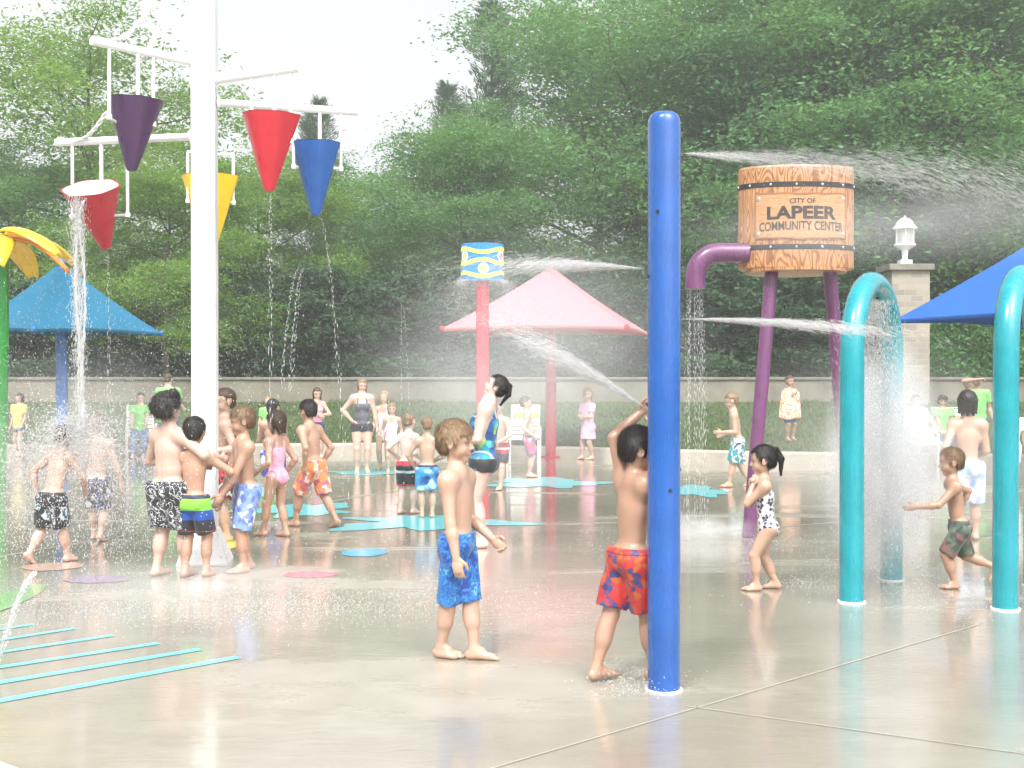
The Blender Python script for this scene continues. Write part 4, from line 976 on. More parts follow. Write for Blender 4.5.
# signboard wrapped on the barrel: u along the arc (m), v height; centre a little to the right
ac=math.atan2(-BC.y,-BC.x)+R(13)          # towards the viewer, turned to the right
zc=z0+(270-218)/107*(z1-z0)+.02
def wrap(u,v,r_):
    a=ac+u/BR; return Vector((r_*math.cos(a),r_*math.sin(a),zc+v))
def arcsheet(w0,w1,h0,h1,ra,rb,mt,name,par,jag=0):
    n=40; V=[];P=[]; rs=random.Random(4)
    for i in range(n+1):
        t=i/n; u=w0+(w1-w0)*t; jt=jag*(math.sin(t*9)*.5+math.sin(t*23)*.3)
        V+= [wrap(u,h0+jt,ra),wrap(u,h1+jt*.6,ra),wrap(u,h1+jt*.6,rb),wrap(u,h0+jt,rb)]
    for i in range(n):
        for j in range(4): P.append((i*4+j,i*4+(j+1)%4,(i+1)*4+(j+1)%4,(i+1)*4+j))
    P+=[(0,1,2,3),(n*4+3,n*4+2,n*4+1,n*4)]
    mb=MB(); mb.add(V,P); return mb.build(name,mt,par,smooth=False)
hw=.485
sb=arcsheet(-hw,hw,-.215,.215,BR+.002,BR+.022,M['board'],'sign_board',ba,.012)
for (a0,a1,b0,b1) in ((-hw-.004,hw+.004,.212,.228),(-hw-.004,hw+.004,-.228,-.212)):
    arcsheet(a0,a1,b0,b1,BR+.003,BR+.026,M['board_edge'],'sign_edge',ba,.012)
for s_ in (-1,1): arcsheet(s_*hw-.008,s_*hw+.008,-.22,.22,BR+.003,BR+.028,M['board_edge'],'sign_edge',ba)
for s_ in (-1,1):
    for t_ in (-1,1):
        p=wrap(s_*(hw-.035),t_*.175,BR+.022); a=ac+s_*(hw-.035)/BR; mb=MB(); mb.lathe([(.022,0),(.018,.01),(0,.013)],12,p,rot=Vector((0,0,1)).rotation_difference(Vector((math.cos(a),math.sin(a),0))).to_matrix()); mb.build('sign_bolt',M['bolt'],ba,smooth=True)
def letters(txt,width,height,v0,arch,name,bold=.0):
    cu=bpy.data.curves.new('t','FONT'); cu.body=txt; cu.size=1; cu.offset=bold; cu.extrude=0; cu.fill_mode='FRONT'; ob=bpy.data.objects.new('t',cu); COL.objects.link(ob)
    bpy.context.view_layer.update(); dg=bpy.context.evaluated_depsgraph_get(); me=bpy.data.meshes.new_from_object(ob.evaluated_get(dg)); bpy.data.objects.remove(ob)
    bm=bmesh.new(); bm.from_mesh(me); bmesh.ops.triangulate(bm,faces=bm.faces)
    bmesh.ops.subdivide_edges(bm,edges=[ed for ed in bm.edges if ed.calc_length()>.12],cuts=3,use_grid_fill=False)
    xs_=[v.co.x for v in bm.verts]; ys_=[v.co.y for v in bm.verts]; x0,x1,y0,y1=min(xs_),max(xs_),min(ys_),max(ys_)
    for v in bm.verts:
        u=((v.co.x-x0)/(x1-x0)-.5)*width; h_=(v.co.y-y0)/(y1-y0)*height
        v.co=wrap(u,v0+h_+arch*(1-(2*u/width)**2),BR+.0255)
    for f in bm.faces: f.smooth=False
    me2=bpy.data.meshes.new(name); bm.to_mesh(me2); bm.free(); me2.materials.append(M['letter']); return link(name,me2,ba)
letters('CITY OF',.25,.048,.12,.004,'lettering',.02); letters('LAPEER',.70,.13,-.038,.006,'lettering',.04); letters('COMMUNITY CENTER',.87,.09,-.155,.012,'lettering',.018)
# legs
for tx_,ty_,bx,by in ((-.27,-.15,None,None),(.30,-.15,None,None),(.417,.3,None,None)):
    top=Vector((tx_,ty_,z0+.05))
    if tx_<0: bot=gp(749,537)-BC
    elif ty_<0: bot=gp(851,528)-BC
    else: bot=Vector((.81,.85,0))
    mb=MB(); mb.tube([bot,top],[.068,.068],20); mb.build('leg',M['purple_paint'],e,smooth=True)
mb=MB(); mb.lathe([(.5,z0-.03),(.5,z0+.0)],40); mb.build('base_plate',M['wood'],e,smooth=True)
# spout
sy=-.1; p0=Vector((-BR+.08,sy,z0+.19)); dd=12.1
xe=(695-512)*dd/F-BC.x; ze=HC+(375-288)*dd/F; zt_=HC+(375-253)*dd/F
pts=[p0]+[Vector((xe+.24+.05,sy,zt_))]+[Vector((xe+.24-.24*math.sin(t),sy,zt_-.24+.24*math.cos(t))) for t in [math.pi/2*i/6 for i in range(7)]]+[Vector((xe,sy,ze))]
pts[0].z=zt_
mb=MB(); mb.tube(pts,.10,20); mb.build('spout',M['purple_paint'],e,smooth=True)
SPOUT=BC+Vector((xe,sy,ze))
mb=MB(); mb.lathe([(.105,-.01),(.105,.02),(.1,.02)],20,Vector((xe,sy,ze))); mb.build('spout_rim',M['purple_paint'],e)

# ------------------------------------------------------------ striped drum fountain
dp=gp(482.5,470); e=empty('drum_fountain',dp); tag(e,'raised drum painted with blue and yellow waves on a red post','water feature')
mb=MB(); mb.lathe([(.11,0),(.11,3.2)],24); mb.lathe([(.2,0),(.2,.02),(.11,.03)],24); mb.build('post',M['red_paint'],e,smooth=True)
DR=.355; dz0=HC+(375-281)*dp.y/F; dz1=HC+(375-244)*dp.y/F
M['drum_blue']=paint('drum_blue',(.005,.2,.58),.3,.06,.4); M['drum_lime']=paint('drum_lime',(.66,.78,.12),.35,.06,.3); M['drum_white']=paint('drum_white',(.8,.82,.8),.35,.05); M['drum_pink']=paint('drum_pink',(.7,.15,.4),.35,.05); M['drum_green']=paint('drum_green',(.2,.4,.15),.35,.05)
mb=MB(); mb.lathe([(DR-.03,dz0),(DR,dz0+.01),(DR,dz1-.01),(DR-.03,dz1),(0,dz1-.02)],64); dm=mb.build('drum',M['drum_blue'],e,smooth=True); dm.scale.y=.6
Hd=dz1-dz0; a0=math.atan2(-dp.y,-dp.x)
def dwrap(a,z,r_): return Vector((r_*math.cos(a0+a),r_*math.sin(a0+a),dz0+z))
for vc,amp,ph in ((.80,.05,1),(.50,.055,-1),(.155,.05,1)):
    n=96;V=[];P=[]; tk=.055*Hd
    for i in range(n):
        a=2*math.pi*i/n; z=Hd*vc-ph*amp*Hd*math.cos(a*3.6 if abs(a)<99 else a) if False else Hd*vc-ph*amp*Hd*math.cos(3*a)
        V+=[dwrap(a,z-tk,DR+.001),dwrap(a,z-tk,DR+.008),dwrap(a,z+tk,DR+.008),dwrap(a,z+tk,DR+.001)]
    for i in range(n):
        for j in range(4): P.append((i*4+j,i*4+(j+1)%4,((i+1)%n)*4+(j+1)%4,((i+1)%n)*4+j))
    mb=MB(); mb.add(V,P); mb.build('wave_stripe',M['drum_lime'],dm,smooth=True)
def disc(a,zc_,r_,mt,off,name):
    n=24; V=[dwrap(a,zc_,off)]+[dwrap(a+r_*math.cos(2*math.pi*i/n)/DR,zc_+r_*math.sin(2*math.pi*i/n),off) for i in range(n)]
    mb=MB(); mb.add(V,[(0,i+1,(i+1)%n+1) for i in range(n)]); mb.build(name,M[mt],dm)
for a,zc_,cc in ((.03,.32*Hd,'drum_lime'),(-.98,.65*Hd,'drum_lime'),(1.0,.65*Hd,'drum_pink'),(1.65,.32*Hd,'drum_pink'),(-1.65,.32*Hd,'drum_pink'),(3.1,.32*Hd,'drum_lime')):
    disc(a,zc_,.09,'drum_white',DR+.011,'painted_disc'); disc(a,zc_,.062,'drum_green',DR+.014,'painted_disc'); disc(a,zc_,.042,cc,DR+.017,'painted_disc')
DRUM=dp+Vector((0,0,dz0))

# ------------------------------------------------------------ shade canopies
def canopy(label,c,hd,ez,az,rot,mt,pm,pr,sag=.14,corner_ball=True):
    e=empty('shade_canopy',c,R(rot)); tag(e,label,'shade canopy','square fabric shade canopies')
    n=14; cs=[Vector((hd*math.cos(math.pi/2*k),hd*math.sin(math.pi/2*k),ez)) for k in range(4)]; ap=Vector((0,0,az)); V=[];P=[]
    for k in range(4):
        A,B=cs[k],cs[(k+1)%4]; b0=len(V)
        for i in range(n+1):
            t=i/n; row=[]
            for j in range(n+1):
                u=j/n; edge=A.lerp(B,u); inw=1-.07*math.sin(math.pi*u); edge=Vector((edge.x*inw,edge.y*inw,edge.z+.05*math.sin(math.pi*u)))
                p=ap.lerp(edge,t); p.z-=sag*math.sin(math.pi*t)*(.35+.65*math.sin(math.pi*u)); V.append(p)
        for i in range(n):
            for j in range(n): P.append((b0+i*(n+1)+j,b0+(i+1)*(n+1)+j,b0+(i+1)*(n+1)+j+1,b0+i*(n+1)+j+1))
        # hem
        b1=len(V)
        for j in range(n+1):
            v=V[b0+n*(n+1)+j]; V.append(v.copy()); V.append(v+Vector((0,0,-.06)))
        for j in range(n): P.append((b1+2*j,b1+2*j+1,b1+2*j+3,b1+2*j+2))
    mb=MB(); mb.add(V,P); cv=mb.build('fabric',mt,e,smooth=True)
    so_=cv.modifiers.new('thick','SOLIDIFY'); so_.thickness=.012
    for k in range(4):
        mb=MB(); mb.tube([(0,0,az-.12),cs[k]*.98+Vector((0,0,-.03+.02*ez))],.03,8) if False else mb.tube([(0,0,az-.14),Vector((cs[k].x*.5,cs[k].y*.5,(az+ez)/2-.16)),Vector((cs[k].x*.98,cs[k].y*.98,ez-.04))],.03,8); mb.build('rib',pm,e,smooth=True)
        if corner_ball:
            mb=MB(); mb.lathe([(0,-.05),(.04,-.03),(.05,0),(.04,.03),(0,.05)],12,cs[k]); mb.build('corner_cap',pm,e,smooth=True)
    mb=MB(); mb.lathe([(pr,-.3),(pr,az-.1)],24); mb.lathe([(pr*1.9,-.05),(pr*1.9,.02),(pr,.03)],24); mb.build('pole',pm,e,smooth=True)
    mb=MB(); mb.lathe([(.09,az-.03),(.07,az+.04),(.02,az+.08),(0,az+.09)],16); mb.build('finial',pm,e,smooth=True)
    return e
pc=gp(551,457); canopy('large pink square canopy with a red pole in the middle distance',pc,2.42,2.46,3.72,32,M['canopy_pink'],M['red_paint'],.105)
M['tealpole']=paint('pole_blue',(.01,.13,.42),.3,.15,.4)
bc=gp(62,462); canopy('teal blue square canopy behind the pouring bucket at the left',bc,1.78,2.38,3.68,6,M['canopy_teal'],M['tealpole'],.11)
rc=Vector((tx(1082,18),18,0)); canopy('royal blue canopy at the right edge whose pole is out of the picture',rc,2.75,2.44,4.05,176,M['canopy_blue'],M['tealpole'],.11,sag=.1)

# ------------------------------------------------------------ yellow flower fountain at the left edge
fc=gp(-6,489); e=empty('flower_fountain',fc); tag(e,'yellow flower-shaped fountain on a green post at the left edge','water feature')
mb=MB(); mb.tube([(-.02,0,0),(0,0,1.2),(.01,0,2.2),(.0,0,3.3)],[.17,.18,.19,.2],24); mb.build('stem',M['green_paint'],e,smooth=True)
hz=3.36
mb=MB(); mb.lathe([(0,hz-.05),(.22,hz-.02),(.3,hz+.08),(.22,hz+.2),(0,hz+.26)],28); mb.build('flower_centre',M['yellow_paint'],e,smooth=True)
for k in range(10):
    a=2*math.pi*k/10+.15+(.05 if k%2 else 0); V=[];P=[]; n=10; L=1.02 if k%2 else .82; up=.1 if k%2 else 0
    for i in range(n+1):
        t=i/n; r_=.2+L*t; z=hz+.2+up+.04*math.sin(t*2)-.42*t*t*(1 if k%2 else 1.2); wd=.05+.17*math.sin(math.pi*min(1,t*.85+.1))
        for j in (-1,-.5,0,.5,1): V.append((r_*math.cos(a)-math.sin(a)*wd*j,r_*math.sin(a)+math.cos(a)*wd*j,z-.05*abs(j)))
    for i in range(n):
        for j in range(4): P.append((i*5+j,(i+1)*5+j,(i+1)*5+j+1,i*5+j+1))
    mb=MB(); mb.add(V,P); p=mb.build('petal',[M['orange_paint'] if k in (0,4,7) else M['yellow_paint']],e,smooth=True); s_=p.modifiers.new('t','SOLIDIFY'); s_.thickness=.03

# ------------------------------------------------------------ pool chairs
M['web']=paint('chair_webbing',(.78,.79,.8),.6,.08); M['web_yellow']=paint('webbing_yellow',(.7,.55,.08),.6,.1); M['towel_blue']=fab('towel_blue',[(.1,.25,.5),(.12,.3,.6)],10,'noise')
def chair(loc,rz,label,band=None,sc=1.):
    e=empty('pool_chair',loc,R(rz)); e.scale=(sc,)*3; tag(e,label,'chair','white pool chairs')
    for s_ in (-1,1):
        mb=MB(); mb.tube([(.28,s_*.27,0),(.3,s_*.27,.3),(.3,s_*.27,.58),(.1,s_*.28,.63),(-.25,s_*.28,.6),(-.3,s_*.27,.3),(-.22,s_*.27,0)],.016,8); mb.build('side_frame',M['white_paint'],e,smooth=True)
    mb=MB(); mb.tube([(.28,-.25,.4),(.28,.25,.4),(-.2,.25,.36),(-.42,.25,.98),(-.42,-.25,.98),(-.2,-.25,.36)],.016,8,closed=True); mb.build('seat_frame',M['white_paint'],e,smooth=True)
    for k in range(7):
        mb=MB(); t=(k+.5)/7; mb.box((.26-.44*t,0,.40-.03*t),(.05,.52,.008)); mb.build('strap',M['web'],e)
    for k in range(8):
        t=(k+.6)/8.3; mb=MB(); mb.box((-.2-.22*t,0,.38+.6*t),(.008,.52,.055),rot=Matrix.Rotation(R(-20),3,'Y')); mb.build('strap',M['web_yellow'] if (band and k in band) else M['web'],e)
    return e
chair(gp(141,456),-70,'white pool chair at the left with a lime-shirted person sitting in it')
chair(gp(524,461),-95,'white pool chair standing behind the boy left of the pink canopy pole',band=(5,),sc=1.05)
chair(gp(926,466),-35,'white pool chair in the mist beside the far teal arch leg',sc=1.0)
chair(gp(950,461),-100,'white pool chair with a yellow band on its back, behind the lime-shirted child',band=(3,4,5))
# ------------------------------------------------------------ water in the air
M['water']=watermat('white_water',.3); M['mistdrop']=watermat('mist_drop',.62)
def drops(name,Pn,Vn,rad,ln,mt,label,cat,grp=None):
    """spindle-shaped drops at Pn drawn out along Vn; rad, ln arrays"""
    keep=Pn[:,2]>.002; Pn=Pn[keep];Vn=Vn[keep];rad=rad[keep][:,None];ln=ln[keep][:,None]
    n=len(Pn); A=Vn/(np.linalg.norm(Vn,axis=1)[:,None]+1e-6); U=np.cross(A,rnd_unit(n)); U/=np.linalg.norm(U,axis=1)[:,None]+1e-6; W=np.cross(A,U)
    a,b=Pn-A*ln,Pn+A*ln
    r1=Pn+U*rad; r2=Pn+(-.5*U+.866*W)*rad; r3=Pn+(-.5*U-.866*W)*rad
    V=np.stack([a,b,r1,r2,r3],1).reshape(-1,3); o=np.arange(n)[:,None]*5
    T=np.concatenate([o+np.array([[0,3,2]]),o+np.array([[0,4,3]]),o+np.array([[0,2,4]]),o+np.array([[1,2,3]]),o+np.array([[1,3,4]]),o+np.array([[1,4,2]])])
    return tag(link(name,mesh_np(name,V,T,[mt],smooth=True)),label,cat,grp,'stuff')
G_=np.array([0,0,-9.81])
def ball(p0,v0,t): return p0+v0*t[:,None]+.5*G_*t[:,None]**2, v0+G_*t[:,None]
def U(a,b,n): return rng.uniform(a,b,n)
# jets
def jet(o,dr,speed,half,n,tmax,label,size=1.,flat=.45,drag=.25):
    dr=np.array(dr,float); dr/=np.linalg.norm(dr); s_=np.cross(dr,[0,0,1]); s_/=np.linalg.norm(s_); u=np.cross(s_,dr)
    a=rng.normal(0,half,n); b_=rng.normal(0,half*flat,n)
    t=tmax*.55*np.abs(rng.normal(0,1,n)); v=(dr+s_*a[:,None]+u*b_[:,None])*speed*(1-.25*np.abs(rng.normal(0,.5,n)))[:,None]
    tt=(1-np.exp(-drag*t*1.6))/(drag*1.6)          # air drag
    p=np.array(o)+v*tt[:,None]+.5*G_*(tt**2)[:,None]*.3
    sc_=np.minimum(.35+.9*t/tmax,1.3)
    return drops('water_jet',p,v+G_*tt[:,None],U(.0005,.0011,n)*size*sc_,U(.015,.05,n)*size,M['mistdrop'],label,'water jet','water jets from the blue post')
BP=gp(664,690)
jet(BP+Vector((.09,.03,2.73)),(1,.25,.0),8,.085,11000,.6,'fan of water shot to the right from the top of the blue post',flat=.55)
jet(BP+Vector((.09,.02,1.885)),(1,.3,.0),6.5,.05,8500,.15,'thin flat water jet shot to the right over the barrel legs',flat=.35)
jet(BP+Vector((-.09,-.01,1.43)),(-1,.5,.66),5.5,.075,8000,.15,'water jet spraying up and left over the head of the boy at the blue post',flat=.5)
jet(BP+Vector((-.09,.02,2.14)),(-1,.5,.12),5.5,.10,7000,.14,'faint water jet shot to the left over the pink canopy',flat=.35)
# shower from the spout: threads that break up
def threads(name,o,ring,n,vx,label,cat,tmax,rad=.0025,per=60,z0v=-1.2,sp=.12):
    Ps=[];Vs=[]
    for i in range(n):
        a=2*math.pi*i/n+rng.uniform(0,.3); rr=ring*math.sqrt(rng.uniform(.2,1)); p0=np.array(o)+np.array([rr*math.cos(a),rr*math.sin(a),0])
        v0=np.array([vx[0]+sp*math.cos(a)*rr/ring,vx[1]+sp*math.sin(a)*rr/ring,z0v])
        t=np.linspace(0,tmax,per)+rng.normal(0,.004,per); q_,v_=ball(p0,np.tile(v0,(per,1)),t); q_+=rng.normal(0,.0035,q_.shape)*(1+3*t[:,None]); Ps.append(q_);Vs.append(v_)
    Pq=np.concatenate(Ps);Vq_=np.concatenate(Vs); m=len(Pq); sp_=np.linalg.norm(Vq_,axis=1)
    return drops(name,Pq,Vq_,U(.5,1.2,m)*rad,sp_*tmax/per*U(.35,.62,m),M['water'],label,cat)
threads('shower_stream',SPOUT,.085,17,(.03,0),'threads of water pouring straight down from the purple barrel spout','water stream',.60,.0032,60)
jb=np.array([SPOUT.x+.1,SPOUT.y,0.02]); n=2600; v=np.stack([rng.normal(0,.9,n),rng.normal(0,.9,n),np.abs(rng.normal(0,.7,n))],1); p,vv=ball(jb+rng.normal(0,.06,(n,3))*[1,1,.0],v,U(0,.28,n))
drops('ground_splash',p,vv,U(.001,.003,n),U(.002,.008,n),M['water'],'white splash where the barrel shower hits the concrete','splash','ground splashes')
# thin drips under the buckets
for (x,y,d,dx,lab) in ((108,253,10.45,.02,'thin broken drip under the pouring red bucket'),(271,194,9.75,-.01,'thin broken drip falling straight from the upright red bucket'),(320,218,10.55,.28,'thin broken drip slanting right from the blue bucket')):
    o=at(x,y,d); T=.66; threads('bucket_drip',o,.004,2,(dx*1.2,0),lab,'water stream',T,.0035,52,-.4,.02)
for (x,y,yb,d,dx,n,lab) in ((302,268,400,15,-.35,5,'short falling spray between the red and blue buckets'),(402,305,400,17,.1,2,'fine water line left of the drum fountain')):
    o=at(x,y,d); threads('falling_spray',o,.05 if n>2 else .01,n,(dx,0),lab,'water stream',.52,.005,50,-.3,.1)
# the pour out of the tilted bucket
LIP=at(78,196,10.15)
def sheetpour():
    mb=MB()
    for k,(x0,ph,amp,rr) in enumerate(((-.045,0,.035,.014),(.075,2.6,.055,.010),(.0,1.,.03,.006),(.03,4,.045,.005))):
        pts=[];rad=[]
        for i in range(90):
            t=.60*i/89; z=-.35*t-.5*9.81*t*t; w_=math.sin(ph+i*.085)*amp*(1-.4*i/89); cx=x0*(1-min(1,i/70))
            pts.append(LIP+Vector((cx*1.0+w_*.7+.02*t+rng.normal(0,.0025),.0+.35*t*.2+w_*.4+rng.normal(0,.002),z))); rad.append(rr*(1+.3*math.sin(i*.9+ph))*(1 if i<70 else 1+.02*(i-70)))
        mb.tube(pts,rad,8)
    return mb
tag(sheetpour().build('pouring_water',watermat('pour_water',.25,.88),smooth=True),'twisting ropes of water pouring from the tilted red bucket','water stream',kind='stuff')
n=5200; t=U(0,.6,n)**.8; p=np.array(LIP)+np.stack([rng.normal(0,.035,n),rng.normal(0,.03,n)+.05*t,-.35*t-4.9*t*t],1); drops('pouring_drops',p,np.tile([0,0,-1.],(n,1)),U(.001,.0035,n),U(.004,.02,n),M['water'],'drops falling around the water poured from the tilted red bucket','water drops')
# the great splash where it lands on the heads
O=np.array(at(74,432,10.3)); n=12500
th=U(0,2*math.pi,n); el=R(1)*U(-25,50,n); sp_=np.abs(rng.normal(0,1.25,n))+.5
v=np.stack([sp_*np.cos(el)*np.cos(th)*1.35,sp_*np.cos(el)*np.sin(th)*.8,sp_*np.sin(el)*1.25],1); t=U(.02,.5,n); p,vv=ball(O+rng.normal(0,.08,(n,3)),v,t)
drops('splash_drops',p,vv,U(.0025,.0075,n)*U(.6,1.2,n),U(.003,.014,n),M['water'],'big burst of white drops thrown over the children under the red bucket','splash')
n=2600; p=np.stack([rng.normal(-3.45,1.1,n),rng.normal(9.6,.6,n),np.abs(rng.normal(.0,.75,n))],1); drops('splash_drops',p,np.tile([.2,0,-1.],(n,1))+rng.normal(0,.3,(n,3)),U(.0015,.0052,n),U(.003,.012,n),M['water'],'scattered drops in front of the children at the white post','splash')
# fine rain from the drum fountain and drifting in mid air
n=22000; a=U(0,2*math.pi,n); v0=np.abs(rng.normal(.9,1.1,n)); p0=np.stack([DRUM.x+.34*np.cos(a),DRUM.y+.34*np.sin(a),np.full(n,DRUM.z)],1); v=np.stack([v0*np.cos(a),v0*np.sin(a),rng.normal(.0,.5,n)],1)
p,vv=ball(p0,v,U(0,.85,n)); drops('drum_spray',p,vv,U(.0018,.004,n),U(.004,.014,n),M['mistdrop'],'umbrella of fine drops thrown from the rim of the striped drum','water spray')
n=20000; p=np.stack([rng.normal(-.3,1.9,n),U(11,19,n),U(.1,4.2,n)],1); drops('fine_rain',p,np.tile([.15,0,-1.],(n,1))+rng.normal(0,.12,(n,3)),U(.0012,.0028,n),U(.004,.012,n),M['mistdrop'],'fine falling drops drifting across the middle of the splash pad','water spray')
n=9000; p=np.stack([U(-7.5,-3,n),U(12,16,n),np.abs(rng.normal(1.2,1.,n))],1); drops('fine_rain',p,np.tile([.1,0,-1.],(n,1))+rng.normal(0,.12,(n,3)),U(.002,.005,n),U(.004,.014,n),M['mistdrop'],'fine falling drops below the yellow flower fountain','water spray')
# low splashes over the wet ground
for (x,y,n,sx,sy,h_,lb) in ((705,548,1500,.55,.4,.06,'low white splash below the barrel shower'),(210,605,5200,1.0,.4,.05,'low white water running over the concrete in front of the white post'),(330,612,1500,.6,.3,.04,'low white splashes on the concrete left of the boy in blue trunks'),(632,690,500,.13,.1,.05,'small splash round the feet of the boy at the blue post'),(120,540,1500,.5,.4,.12,'splash kicked up beside the wading boys'),(20,510,1800,.6,.5,.08,'white churned water left of the wading boys'),(900,590,1100,.45,.5,.08,'splash on the concrete between the teal arches'),(790,585,300,.15,.1,.03,'small splash beside the little girl feet')):
    c_=gp(x,y); p=np.stack([rng.normal(c_.x,sx,n),rng.normal(c_.y,sy,n),np.abs(rng.normal(0,h_,n))],1); drops('ground_splash',p,rng.normal(0,1,(n,3))+[0,0,.5],U(.0012,.0032,n),U(.003,.01,n),M['water'],lb,'splash','ground splashes')
# arching stream at the lower left
mb=MB(); pts=[at(-8,680,6.6)]+[at(x,y,6.6+.2*i) for i,(x,y) in enumerate(((4,640),(14,608),(24,586),(34,573)))]; pp=np.array([pts[i].lerp(pts[i+1],u) for i in range(4) for u in np.linspace(0,1,60)]); pp=np.repeat(pp,3,0)+rng.normal(0,.008,(720,3)); drops('water_arc',pp,np.tile([.3,.5,1.],(720,1)),U(.001,.004,720),U(.006,.02,720),M['water'],'short arc of water rising at the lower left edge','water jet')
# ------------------------------------------------------------ mist and haze (real volumes)
def puff(c_,r_,dens,label,noisy=1,scale=1.2,prof=None,name='mist'):
    me_=MB(); n=24
    pr_=prof or [(0.001,-1)]+[(math.cos(R(a)),math.sin(R(a))) for a in range(-75,90,15)]+[(0.001,1)]
    me_.lathe([(a,b_) for a,b_ in pr_],n); o=me_.build(name,volmat('mist_air',dens,(.99,.99,1.),noisy,scale),smooth=True,loc=c_); o.scale=r_
    return tag(o,label,'mist',kind='stuff')
A1=(gp(852,602)+gp(892,580))/2
cone=[(.12,1),(.3,.6),(.6,.1),(.85,-.5),(1,-1)]
puff((A1.x+.16,A1.y+.3,.92),(.5,.6,1.15),6.,'dense white mist pouring down inside the nearer teal arch',1,1.6)
n=9000; t=U(0,.62,n); p=np.array([A1.x,A1.y+.1,2.15])+np.stack([rng.normal(0,.06,n)+rng.normal(.12,.28,n)*t*1.4,rng.normal(0,.1,n)+rng.normal(.2,.3,n)*t,-.3*t-4.9*t*t],1); drops('arch_spray',p,np.tile([.1,0,-1.],(n,1)),U(.001,.003,n),U(.006,.022,n),M['mistdrop'],'falling drops under the crown of the nearer teal arch','water spray')
puff((A1.x+.75,A1.y+1.3,.62),(1.3,1.1,.95),.3,'pale mist drifting round the running boy between the arches',1,1.4)
puff((gp(700,540).x,gp(700,540).y,.1),(.7,.6,.2),1.4,'white mist on the ground under the barrel shower',1,3)
puff((A1.x+1.0,12.6,1.0),(1.9,1.9,1.2),.13,'thin mist in front of the pool chairs at the right',1,1.)
puff((BP.x+1.9,8.2,2.62),(1.9,1.1,.34),.2,'drifting mist of the top water jet across the barrel',1,1.6)
puff((.2,14.5,1.75),(2.6,2.6,1.9),.14,'thin mist hanging round the pink canopy',1,.9)
puff((-4.0,10.9,.9),(1.6,1.3,1.2),.2,'pale spray mist round the wading boys at the left',1,1.6)
puff((-2.2,8.6,.12),(1.6,.8,.2),.5,'low white spray over the concrete before the white post',1,2.)
hb=MB(); hb.box((0,22,8.6),(330,270,21)); hz_=hb.build('haze',volmat('haze_air',.0022,(.97,.99,1.),0,aniso=.3)); tag(hz_,'thin damp haze over the whole splash pad','haze',kind='stuff')
# ------------------------------------------------------------ people
W_=(.72,.74,.76); K_=(.02,.02,.025)
f1=fab('fab_blue_main',[(.01,.05,.28),(.015,.10,.38),(.03,.22,.52),(.01,.08,.36),(.10,.36,.6)],19,'streak')
f2=fab('fab_red_floral',[(.42,.02,.018),(.02,.03,.13),(.45,.025,.02),(.42,.09,.02),(.03,.05,.17),(.36,.016,.015)],30,'vor')
f3=fab('fab_black_white',[K_,K_,K_,(.55,.57,.6),K_,K_],14,'streak')
f4=fab('fab_bands',[K_,(.35,.03,.05),K_,(.01,.07,.33),(.2,.55,.05),K_],1,'band',zs=(.36,.66),bands=(0,.05,.07,.36,.62,.93))
f5=fab('fab_blue_flowers',[(.12,.2,.5),(.6,.66,.78),(.22,.32,.62),(.08,.12,.36),(.16,.25,.55)],24,'vor')
f6=fab('fab_red_black',[K_,(.5,.03,.03),K_,(.6,.6,.6)],7,'streak')
f7=fab('fab_black_grey',[K_,K_,K_,K_,(.45,.5,.55),(.03,.10,.16)],7,'streak')
f8=fab('fab_navy_white',[(.02,.03,.12),(.6,.62,.66),K_,(.04,.06,.2),(.02,.02,.06)],19,'vor')
f9=fab('fab_navy_hibiscus',[(.03,.06,.25),(.65,.68,.72),(.06,.12,.38),(.03,.05,.2)],12,'vor')
f10=fab('fab_pink_suit',[(.75,.22,.4),(.8,.4,.5),(.72,.16,.36)],14,'noise')
f11=fab('fab_orange_floral',[(.7,.2,.06),(.75,.6,.55),(.6,.12,.08),(.35,.1,.2),(.7,.24,.08)],20,'vor')
f12=fab('fab_grey_suit',[(.08,.08,.1),(.1,.1,.12)],10,'noise'); f12b=fab('fab_black',[K_,(.03,.03,.035)],10,'noise')
f13=fab('fab_pale_pink',[(.8,.55,.6),(.75,.6,.68),(.8,.66,.7)],12,'noise')
f14=fab('fab_black_red_white',[(.5,.04,.05),K_,K_,(.65,.65,.65),K_,(.5,.03,.06)],1,'band',zs=(.32,.60),bands=(0,.13,.2,.6,.7,.9))
dkb=fab('fab_waist',[(.02,.02,.06),(.03,.03,.08)],8,'noise')
f15=fab('fab_blue_white_band',[(.04,.2,.5),(.5,.6,.68),(.02,.06,.25),(.06,.3,.55)],11,'vor')
f16=fab('fab_teal_suit',[(.01,.28,.38),(.02,.12,.35),(.1,.5,.5),(.3,.5,.08),(.01,.06,.2)],13,'vor')
f17=fab('fab_maroon_white',[(.02,.02,.05),(.4,.02,.05),(.6,.55,.55),(.35,.02,.05)],1,'band',zs=(.40,.66),bands=(0,.45,.66,.78))
f18=fab('fab_plum_floral',[(.35,.08,.16),(.6,.55,.62),(.3,.12,.3),(.5,.12,.15)],12,'vor')
f19=fab('fab_pink_dress',[(.8,.35,.55),(.82,.45,.62)],8,'noise')
f20=fab('fab_teal_trunks',[(.01,.22,.25),(.01,.2,.23),(.55,.6,.6),(.02,.05,.09)],5,'streak')
f21=fab('fab_towel',[(.8,.3,.08),(.82,.7,.62),(.75,.2,.05),(.8,.72,.66)],9,'streak')
f22=fab('fab_white_print',[(.66,.66,.64),(.03,.03,.06),(.2,.2,.28)],34,'dots')
f23=fab('fab_dark_camo',[(.04,.05,.04),(.12,.14,.09),(.2,.07,.06),(.03,.03,.035),(.05,.09,.07)],22,'vor')
f24=fab('fab_sky_floral',[(.2,.35,.7),(.6,.68,.8),(.3,.45,.75),(.7,.75,.85)],13,'vor')
